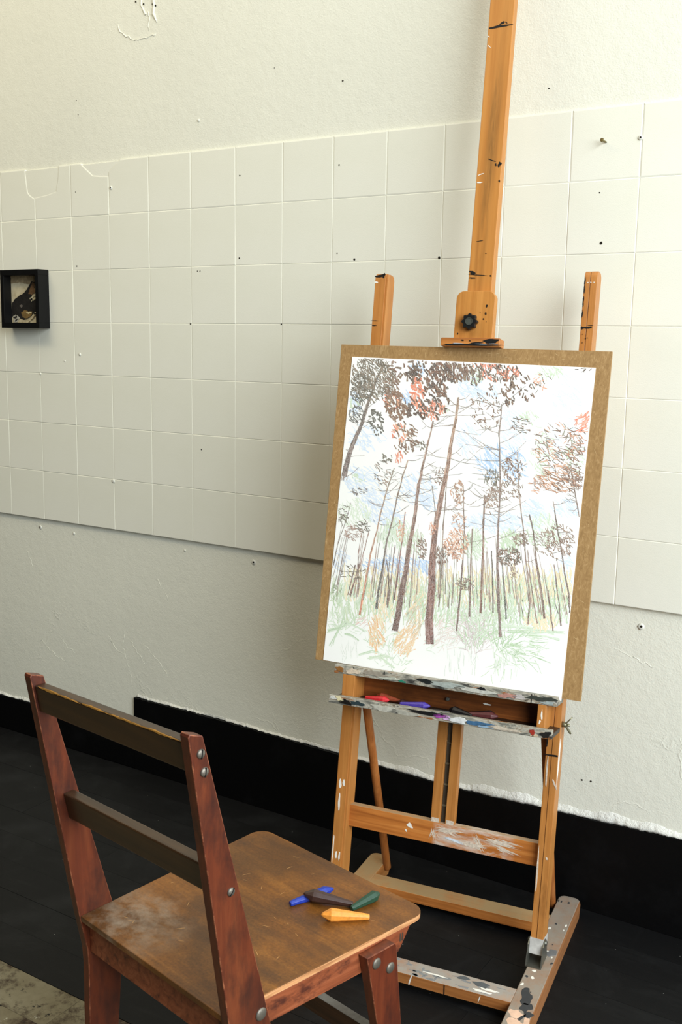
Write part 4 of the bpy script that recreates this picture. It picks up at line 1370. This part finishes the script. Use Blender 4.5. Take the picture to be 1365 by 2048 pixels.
S.field(890, 938, 1055, 1120, 190, 7, 1.4, 1.2, .6, ((222, 164, 130), (200, 140, 110), (160, 120, 96), (236, 190, 160)))
S.field(905, 935, 1025, 1060, 36, 6, 1.3, 1.2, .7, ((226, 180, 150), (170, 130, 106)))
S.field(858, 874, 1045, 1072, 20, 6, 1.4, 1.4, .6, ((232, 170, 140), (214, 150, 120)), jit=8)
S.field(795, 812, 1040, 1085, 36, 6, 1.4, 1.3, .6, ((232, 180, 146), (206, 150, 116)), jit=8)
S.field(836, 856, 1075, 1118, 50, 6, 1.6, .9, .6, (GYB, (110, 96, 80), BR))
S.field(872, 900, 1090, 1130, 60, 7, 1.5, 1.3, .4, ((110, 100, 88), GYB, BR))
S.field(996, 1045, 1095, 1132, 120, 7, 1.6, 1.0, .7, ((96, 88, 74), BR, OL_, GYB))
S.field(1028, 1058, 1065, 1092, 50, 7, 1.4, 1.0, .6, (GYB, (120, 98, 80)))
S.field(1090, 1150, 1045, 1120, 130, 8, 1.3, .9, .6, (GYB, (120, 104, 88), (170, 140, 120), BR))
S.field(1070, 1110, 1060, 1110, 50, 8, 1.2, .7, .6, ((160, 150, 130), GYB))
S.field(713, 742, 1038, 1064, 30, 7, 1.4, .7, .5, ((90, 84, 72), OL_))
S.field(690, 726, 1050, 1082, 60, 7, 1.2, .6, .6, ((170, 136, 120), GYB))
S.field(676, 702, 1010, 1050, 36, 7, 1.2, .6, .7, (OL_, (120, 112, 94)))
S.field(750, 782, 920, 972, 34, 10, 1.2, .7, .5, ((110, 100, 88), GYB))
S.field(705, 735, 972, 990, 24, 8, 1.1, .6, .5, ((120, 110, 100),))
S.field(680, 732, 1130, 1160, 30, 9, 1.2, .2, .6, (OL_, (110, 100, 80)))
S.field(915, 952, 1155, 1180, 70, 6, 1.5, 1.2, .8, (GYB, (110, 90, 74)))
S.field(1020, 1038, 1130, 1165, 22, 5, 1.3, 1.0, .5, (GYB,))
S.field(655, 685, 1170, 1200, 20, 10, 1.0, 1.4, .3, ((150, 170, 130),))
S.build('leaf_strokes', .3)

# ------------------------------------------------------------------ pencils of wax: faceted crayons
def crayon(name, col, head, tail, ztop, rad=.0102, tailr=.0046, label=None, sides=8, group=None, rough=.38, roll=0.0, xf=None, up=Vector((0, 0, 1))):
    """head = pointed thick end, tail = thin blunt end, both given on the support plane"""
    h, t_ = Vector(head), Vector(tail)
    L_ = (t_ - h).length
    mb = MB()
    prof = [(0.0, .10), (.03, .34), (.20, 1.0), (.26, .98), (.97, tailr / rad), (1.0, tailr / rad * .8)]
    rings = []
    for u, k in prof:
        rings.append([(u * L_, k * rad * math.cos(2 * math.pi * i / sides + roll), k * rad * math.sin(2 * math.pi * i / sides + roll)) for i in range(sides)])
    mb.rings(rings, smooth=False)
    o = mb.build(name, flat('wax_%d_%d_%d' % col, col, rough, .5, var=.16, scale=180), None, .0005)
    x = (t_ - h).normalized()
    # lay the body on its thick and thin ends
    ap = rad * math.cos(math.pi / sides)
    tp = tailr * math.cos(math.pi / sides)
    a = h + up * ap
    b = t_ + up * (tp + .0003)
    x = (b - a).normalized()
    y = up.cross(x).normalized()
    z = x.cross(y)
    mm = Matrix.Identity(4)
    for i in range(3):
        mm[i][0], mm[i][1], mm[i][2], mm[i][3] = x[i], y[i], z[i], a[i]
    o.matrix_world = mm if xf is None else xf @ mm
    tag(o, label, 'crayon', group)
    return o


SZ = 0.4302
rb7 = -math.pi / 2 + math.pi / 8
GC = 'wax crayons on the chair seat'
crayon('crayon', (224, 146, 58), (1.8395, -.9860, SZ), (1.8990, -.9440, SZ), SZ, label='orange faceted wax crayon, nearest the seat edge on the chair', group=GC, roll=rb7)
crayon('crayon', (58, 38, 32), (1.7895, -.9600, SZ + .006), (1.8600, -.9275, SZ), SZ, label='dark brown wax crayon lying across the blue one on the chair', group=GC, roll=rb7)
crayon('crayon', (22, 50, 150), (1.8125, -.9100, SZ), (1.7785, -.9810, SZ), SZ, rad=.0085, label='bright blue wax crayon on the chair seat', group=GC, roll=rb7)
crayon('crayon', (28, 64, 46), (1.8800, -.8820, SZ), (1.8640, -.9400, SZ), SZ, rad=.009, label='dark green wax crayon on the chair seat behind the orange one', group=GC, roll=rb7)
GT = 'wax crayons in the easel tray'
TZ = .4687


def tray_crayon(col, xa, ya, xb, yb2, label, rad=.0075, dz=0.0):
    crayon('crayon', col, (xa, ya, TZ + dz), (xb, yb2, TZ + dz), 0, rad=rad, tailr=.0038, label=label, group=GT, xf=EZ, roll=rb7)


tray_crayon((206, 44, 52), -.1170, -.0560, -.1740, -.0500, 'red wax crayon lying in the easel tray', .0080, .003)
tray_crayon((152, 74, 48), -.1580, -.0250, -.1020, -.0300, 'rust red wax crayon at the back of the easel tray', .0085, .003)
tray_crayon((58, 34, 26), -.1040, -.0400, -.0600, -.0330, 'short dark brown wax crayon behind the purple one in the tray')
tray_crayon((74, 58, 150), -.0270, -.0520, -.0920, -.0575, 'purple wax crayon lying in the easel tray', .0080, .004)
tray_crayon((20, 18, 18), .0130, -.0470, .0640, -.0540, 'black wax crayon in the middle of the easel tray', .0095, .002)
tray_crayon((86, 42, 42), .1160, -.0430, .0480, -.0500, 'maroon wax crayon at the right of the easel tray', .0085, .003)
tray_crayon((44, 26, 24), .1050, -.0220, .0520, -.0280, 'blackish red wax crayon against the back of the easel tray', .0090, .001)
s = MB().tube((-.024, -.0565, .4735), (.016, -.0560, .4735), .0032, n=12).build('charcoal_stick', flat('charcoal', (66, 66, 66), .6, .3))
s.matrix_world = EZ
tag(s, 'thin grey charcoal stick between purple and black crayons in the tray', 'charcoal')

# ------------------------------------------------------------------ chair
CX, CY, CYAW, CS = 1.6956, -1.2111, -0.201, 0.43
WK, WZ, CW, CT, CDEP = 0.397, 0.177, 0.1657, 0.0160, 0.3866
chair = empty('wooden_chair', (CX, CY, 0), CYAW)
tag(chair, 'worn reddish-brown wooden chair with two back rails, seen from behind', 'chair')


def cp(w_, d, z_):
    return (w_ * (1 + WK * d + WZ * (z_ - CS)), d, z_)


CB, CD_, CL = (102, 46, 25), (80, 34, 20), (122, 62, 34)
W_POST = wood('chair_wood_red', CB, CD_, CL, 'Z', rough=.40, spec=.45, stain=(50, 26, 21), stain_scale=20, stain_lo=.46, stain_hi=.66, cross=22, grain=2.4)
W_APRON = wood('chair_wood_apron', (142, 76, 46), (98, 48, 30), (170, 100, 66), 'Y', rough=.45, stain=(70, 34, 26), stain_scale=38, stain_lo=.56, stain_hi=.68, cross=60, grain=1.6)
W_RAIL = wood('chair_wood_rail', (58, 36, 16), (42, 25, 11), (76, 50, 22), 'X', rough=.34, spec=.5, cross=50)
W_SEAT = wood('chair_wood_seat', (126, 78, 26), (100, 59, 20), (148, 96, 38), 'X', rough=.42, spec=.45, stain=(70, 46, 28), stain_scale=9, stain_lo=.50, stain_hi=.72, cross=34, grain=1.2)
nt = W_SEAT.node_tree
pb = nt.nodes['Principled BSDF']
src = pb.inputs['Base Color'].links[0].from_socket
t = NT.__new__(NT)
t.m, t.t, t.b = W_SEAT, nt, pb
t.co = [n_ for n_ in nt.nodes if n_.type == 'TEX_COORD'][0]
# chalky rubbed patch on the rear left of the seat
vd = t.n('ShaderNodeVectorMath', operation='DISTANCE')
t.l(t.co.outputs['Object'], vd.inputs[0])
vd.inputs[1].default_value = (-.105, .04, CS)
near = t.ramp(vd.outputs['Value'], ((.03, (1, 1, 1, 1)), (.115, (0, 0, 0, 1))))
hz_ = t.ramp(t.noise(26.0, None, 5, .65), ((.42, (0, 0, 0, 1)), (.72, (.8, .8, .8, 1))))
blot = t.ramp(t.noise(5.5, t.mapped((1, 1, 1), (2.2, .4, 0)), 5, .65), ((.42, (0, 0, 0, 1)), (.62, (.65, .65, .65, 1))))
c = t.mix(blot, src, c4((66, 42, 20)))
c = t.mix(.75, c, t.ramp(t.noise(260.0, None, 4, .7), ((.30, (.62, .60, .56, 1)), (.52, (1, 1, 1, 1)), (.72, (1.35, 1.3, 1.2, 1)))), 'MULTIPLY')
c = t.mix(t.math('MULTIPLY', near, hz_), c, c4((160, 146, 128)))
t.l(c, pb.inputs['Base Color'])
W_EDGE = wood('chair_plywood_edge', (206, 148, 98), (150, 96, 58), (228, 178, 128), 'Y', rough=.6, cross=200)
W_STR = wood('chair_wood_stretcher', (66, 42, 26), (40, 26, 18), (88, 60, 38), 'X', dust=(150, 146, 136), dustamt=.9)
t = NT('chair_worn_corner')
M_WORN = t.done(t.mix(t.ramp(t.noise(55.0, None, 5, .7), ((.46, (0, 0, 0, 1)), (.68, (1, 1, 1, 1)))), c4((92, 42, 26)), c4((160, 98, 66))), .45, .4)


def worn(o):
    o.data.materials.append(M_WORN)
    for md in o.modifiers:
        if md.type == 'BEVEL':
            md.material = len(o.data.materials) - 1
    return o


M_BOLT = flat('worn_bolt_steel', (122, 116, 106), .5, .5, .75)


def prism(prof, w0, w1):
    mb = MB()
    mb.loft([cp(w0, d, z_) for d, z_ in prof], [cp(w1, d, z_) for d, z_ in prof])
    return mb


def rear_prof(zt):
    b = lambda z_: -.0024 - .1648 * (z_ - CS)
    f = lambda z_: .0584 - .2644 * (z_ - CS)
    return [(.001, 0), (.037, 0), (.0700, .3000), (.0755, .345), (.0725, .375), (.0584, CS), (f(zt), zt - .004), (b(zt) + .002, zt + .002), (b(zt), zt - .002), (b(CS), CS), (.0092, .372), (.0105, .345)]


def bolt(parent, w_, d, z_, r, side, slot=None):
    c_ = Vector(cp(w_, d, z_))
    mb = MB()
    rings = []
    for k, h_ in ((1.0, -.002), (1.0, .0006), (.86, .0018), (.5, .0027), (.12, .003)):
        rings.append([(c_.x + side * h_, c_.y + r * k * math.cos(6.2832 * i / 20), c_.z + r * k * math.sin(6.2832 * i / 20)) for i in range(20)])
    mb.rings(rings)
    o = mb.build('screw' if slot is not None else 'bolt', M_BOLT, parent)
    if slot is not None:
        e = Vector((0, math.cos(slot), math.sin(slot)))
        nrm = Vector((0, -math.sin(slot), math.cos(slot)))
        b = MB()
        c1 = c_ + Vector((side * .0016, 0, 0))
        q = [c1 + e * r * .95 + nrm * r * .12, c1 + e * r * .95 - nrm * r * .12, c1 - e * r * .95 - nrm * r * .12, c1 - e * r * .95 + nrm * r * .12]
        b.loft(q, [p + Vector((side * .0016, 0, 0)) for p in q])
        b.build('slot', M_BLACK, o)
    return o


postR = worn(prism(rear_prof(.833), CW, CW + CT).build('rear_leg', W_POST, chair, .0013))
postL = worn(prism(rear_prof(.818), -CW - CT, -CW).build('rear_leg', W_POST, chair, .0013))
bolt(postR, CW + CT, -.0510, .8075, .0060, 1, 1.45)
bolt(postR, CW + CT, -.0455, .7830, .0060, 1, 1.45)
bolt(postR, CW + CT, -.0030, .6125, .0058, 1, .9)
bolt(postR, CW + CT, .0500, .4180, .0090, 1)
for d, z_ in ((-.0510, .795), (-.0455, .770), (-.003, .60), (.05, .41)):
    bolt(postL, -CW - CT, d, z_, .0075, -1, 1.45)
# back rails
def back_rail(zl, zr, h_, db, th, rake):
    mb = MB()
    P = []
    for wv, zt in ((-CW - .001, zl), (CW + .001, zr)):
        for dz, dd in ((-h_, 0), (-h_, th), (0, th), (0, 0)):
            P.append(cp(wv, db + dd - rake * (dz) * 1.0, zt + dz))
    mb.loft(P[:4], P[4:])
    return mb.build('back_rail', W_RAIL, chair, .003, 3)


br1 = back_rail(.8035, .8185, .0405, -.0605, .0185, .17)
back_rail(.6310, .6430, .0420, -.0215, .0200, .2)
# warm highlight on the top rail's rear edge, painted in as yellow slivers
mb = MB()
rn = random.Random(6)
for i in range(70):
    u = rn.uniform(.05, .97)
    wv = -CW + 2 * CW * u
    zt = .8035 + (.8185 - .8035) * u
    hl = rn.uniform(.004, .018)
    a = cp(max(wv - hl, -CW + .006), -.0600, zt - .0006 + rn.gauss(0, .0006))
    b = cp(min(wv + hl, CW - .004), -.0600, zt - .0006 + rn.gauss(0, .0006))
    k = rn.uniform(.0004, .0012)
    q = [a, ((a[0] + b[0]) / 2, a[1] + k, (a[2] + b[2]) / 2 + k), b, ((a[0] + b[0]) / 2, a[1] - k * .3, (a[2] + b[2]) / 2 - k)]
    mb.loft([(p[0], p[1] + .0012, p[2] - .0008) for p in q], [(p[0], p[1] - .0004, p[2] + .0004) for p in q])
mb.build('edge_highlight', flat('painted_highlight', (178, 130, 60), .35, .5), br1)['kind'] = 'stuff'

# seat board with rounded front corners
out = [(-CW, 0.0), (CW, 0.0)]
rr = .028
for (cx_, a0) in ((1, -10), (-1, 90)):
    for i in range(9):
        a_ = R((0 if cx_ > 0 else 90) + 90 * i / 8)
        out.append((cx_ * (CW - rr / 1.15) + rr * math.cos(a_) / 1.15, CDEP - rr + rr * math.sin(a_)))
TZS = .0085
mb = MB()
n = len(out)
bot = [cp(a, b, CS - TZS) for a, b in out]
mid = [cp(a, b, CS - .0006) for a, b in out]
cxm = (0.0, CDEP / 2)
top = [cp(a - math.copysign(.0008, a), b + (.0008 if b < .01 else -.0008 if b > .3 else 0), CS) for a, b in out]
mb.rings([bot, mid, top], smooth=False)
seat = mb.build('seat', [W_SEAT, W_EDGE], chair)
for p in seat.data.polygons:
    if abs(p.normal.z) < .8 and p.area > 0 and p.center.y > .004:
        p.material_index = 1
mb = MB()
for i in range(26):
    rn = random.Random(950 + i)
    a, b, L_ = rn.uniform(-.15, .15), rn.uniform(.03, .36), rn.uniform(.002, .008)
    an = rn.uniform(0, 3.1)
    blob(mb, (a, b), L_, .00035, 960 + i, CS - .0001, thick=.00015, axis='z', rot=an, n=8)
mb.build('scratch', flat('seat_scratch', (190, 146, 92), .55, .3), seat)['kind'] = 'stuff'

# aprons
ZA, ZB = .3832, CS - TZS
apr = [(.0325, ZA), (.318, ZA), (.3255, ZA + .003), (.3300, ZA + .009), (.3490, ZB), (.0325, ZB)]
apR = prism(apr, CW - .018, CW - .0002).build('side_apron', W_APRON, chair, .0012)
apL = prism(apr, -CW + .0002, -CW + .018).build('side_apron', W_APRON, chair, .0012)
prism([(.0140, ZA - .017), (.0320, ZA - .017), (.0320, ZB), (.0140, ZB)], -CW + .0002, CW - .0002).build('rear_apron', W_APRON, chair, .0012)
prism([(.300, ZA), (.318, ZA), (.318, ZB), (.300, ZB)], -CW + .018, CW - .018).build('front_apron', W_APRON, chair, .0012)
mb = MB()
for dd in (.326, .3305):
    q = cp(CW - .0002, dd, .4085)
    mb.box(q[0] - .001, q[0] + .0006, dd, dd + .0022, .402, .415)
mb.build('staple', M_DARKMETAL, apR)['kind'] = 'stuff'
# front legs, bolted outside the aprons
fprof = [(.336, 0), (.3585, 0), (.2995, .4145), (.2965, .4195), (.2405, .4175)]
legs = []
for w0, w1, sd in ((CW, CW + CT, 1), (-CW - CT, -CW, -1)):
    lg = worn(prism(fprof, w0, w1).build('front_leg', W_POST, chair, .0012))
    we = w1 if sd > 0 else w0
    bolt(lg, we, .2600, .4020, .0085, sd)
    bolt(lg, we, .2890, .3830, .0085, sd)
prism([(.2920, .2280), (.3080, .2280), (.3080, .2600), (.2920, .2600)], -CW, CW).build('front_stretcher', W_STR, chair, .001)
prism([(.0250, .2000), (.0400, .2000), (.0400, .2320), (.0250, .2320)], -CW, CW).build('rear_stretcher', W_STR, chair, .001)
